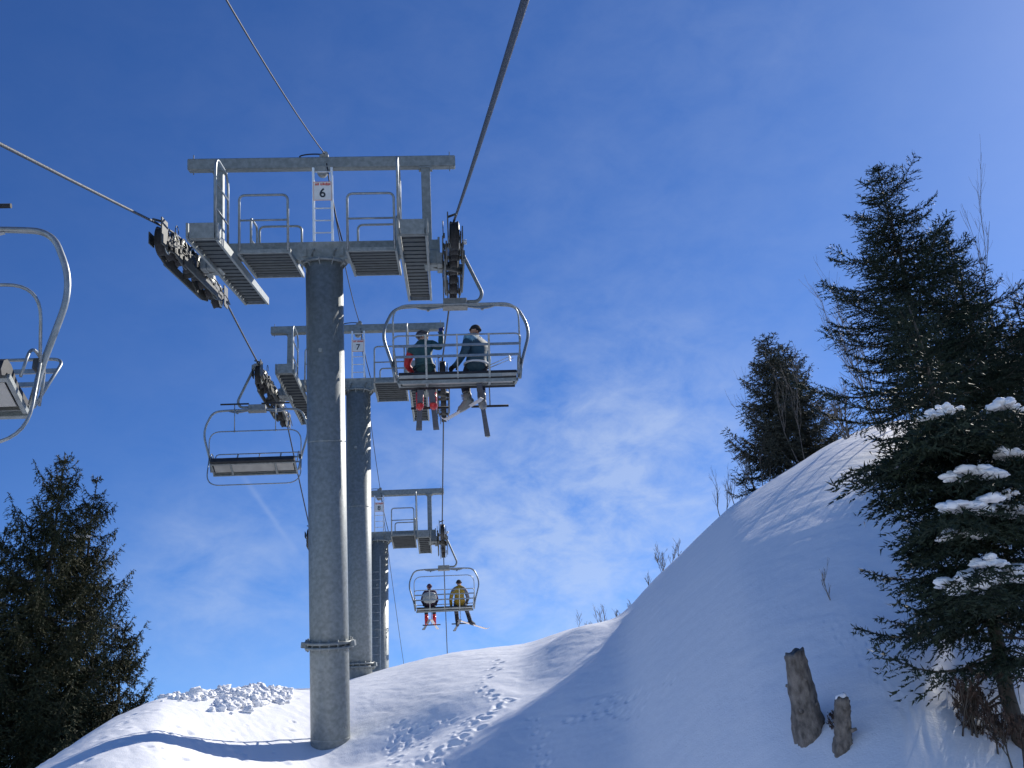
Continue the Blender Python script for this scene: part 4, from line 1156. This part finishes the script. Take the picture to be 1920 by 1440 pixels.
for i, (px, py, hh, lb) in enumerate(((1868, 1392, .42, 'brown leafy bush at the foot of the nearest fir'), (1800, 1370, .45, 'sparse brown twiggy bush left of the leafy one'), (1900, 1438, .4, 'dark brown bush in the bottom right corner'))):
    p = hit(px, py); bare(p, hh, 470 + i, lb, name='shrub', cat='bush', spread=.7, stems=4, r0=.010, levels=4, leaves=.55, mtl='bark', group='brown bushes on the bank')


# ------------------------------------------------------------------ stumps
def stump(pb, ptop, r0, r1, seed, label, snowcap=False):
    base = pb; d = ptop - pb; Ln = d.length; e = empty('tree_stump', base, label, 'tree stump', 'stumps in the snow'); q = random.Random(seed)
    n = 28; m = 16; z = d.normalized(); x = z.cross(Vector((0, 1, 0))).normalized(); y = z.cross(x); ph = [q.uniform(0, 6) for _ in range(6)]; vs = []
    for i in range(m + 1):
        t = i / m
        for k in range(n):
            a = 2 * math.pi * k / n; fl = 1 + .35 * max(0, .25 - t) * (1 + math.sin(3 * a + ph[0]))
            r = (r0 + (r1 - r0) * t) * fl * (1 + .05 * math.sin(5 * a + ph[1] + t * 2) + .035 * math.sin(11 * a + ph[2] + t * 5) + .03 * math.sin(t * 17 + ph[3] + a * 2)) + q.uniform(-.008, .008)
            s_ = t * Ln - .25 * (i == 0) + (.022 * math.sin(a + ph[4]) + .010 * math.sin(5 * a + ph[5])) * (i == m)
            vs.append(z * s_ + x * math.cos(a) * r + y * math.sin(a) * r)
    vs.append(z * (Ln - .02)); c = len(vs) - 1
    fs = [(i * n + k, i * n + (k + 1) % n, (i + 1) * n + (k + 1) % n, (i + 1) * n + k) for i in range(m) for k in range(n)] + [(m * n + k, m * n + (k + 1) % n, c) for k in range(n)]
    mb = MB().add(vs, fs, True)
    for j in range(7):                            # knots and broken branch ends
        a = q.uniform(0, 6.28); t = q.uniform(.1, .85); rr_ = r0 + (r1 - r0) * t; o = z * (t * Ln) + (x * math.cos(a) + y * math.sin(a)) * rr_ * .95; dv = (x * math.cos(a) + y * math.sin(a) + z * .4).normalized()
        mb.tube([o - dv * .02, o + dv * q.uniform(.01, .05)], [.022, .012], 7)
    mb.build('trunk', ['stump_wood'], e)
    if snowcap:
        m2 = MB(); m2.ball(z * (Ln + .01), (r1 * .85, r1 * .85, .045), 14, 8, 0, lambda v: 1 + .12 * math.sin(v.x * 5)); m2.build('snow_cap', ['snow'], e)
    return e


b1 = hit(1520, 1378); z1 = b1.dot(F_); t1 = P(1488, 1222, z1 + .15)
stump(b1, t1, .132, .082, 5, 'larger of the two stumps in the snow, leaning left with a flared foot')
b2 = hit(1581, 1408); z2 = b2.dot(F_); t2 = P(1579, 1312, z2 + .1)
stump(b2, t2, .070, .058, 6, 'smaller upright stump with a dab of snow on top', True)
# twig clump between the stumps
p = hit(1553, 1362); bare(p, .22, 480, 'dark root tuft between the two stumps', name='shrub', cat='bush', spread=1.0, stems=7, r0=.02, levels=3, mtl='bark', leaves=.8)

# ------------------------------------------------------------------ ploughed snow lumps on the left crest
q = random.Random(77); m = MB()
def lump(px, py, s):
    p = hit(px, py); ph = [q.uniform(0, 6.3) for _ in range(6)]
    fn = lambda d: 1 + .25 * math.sin(d.x * 4 + ph[0]) + .2 * math.sin(d.y * 5 + ph[1]) + .16 * math.sin(d.z * 6 + ph[2]) + .14 * math.sin(d.x * 9 + d.y * 8 + ph[3]) + .1 * math.sin(d.y * 15 + d.z * 11 + ph[4])
    m.ball(p + Vector((0, 0, s * .25)), (s * q.uniform(.8, 1.4), s * q.uniform(.7, 1.1), s * q.uniform(.5, .9)), 14, 9, 0, fn, Matrix.Rotation(q.uniform(0, 6), 3, 'Z'))
for i in range(240): lump(q.gauss(462, 36), q.gauss(1303, 12), q.uniform(.025, .14))
for i in range(130): lump(q.uniform(300, 540), 1300 + abs(q.gauss(0, 8)) , q.uniform(.02, .085))
for i in range(60): lump(q.gauss(432, 17), q.gauss(1322, 7), q.uniform(.02, .11))
tag(m.build('snow_rubble', ['snow']), 'heap of broken snow lumps along the left crest', 'snow heap', None, 'stuff')
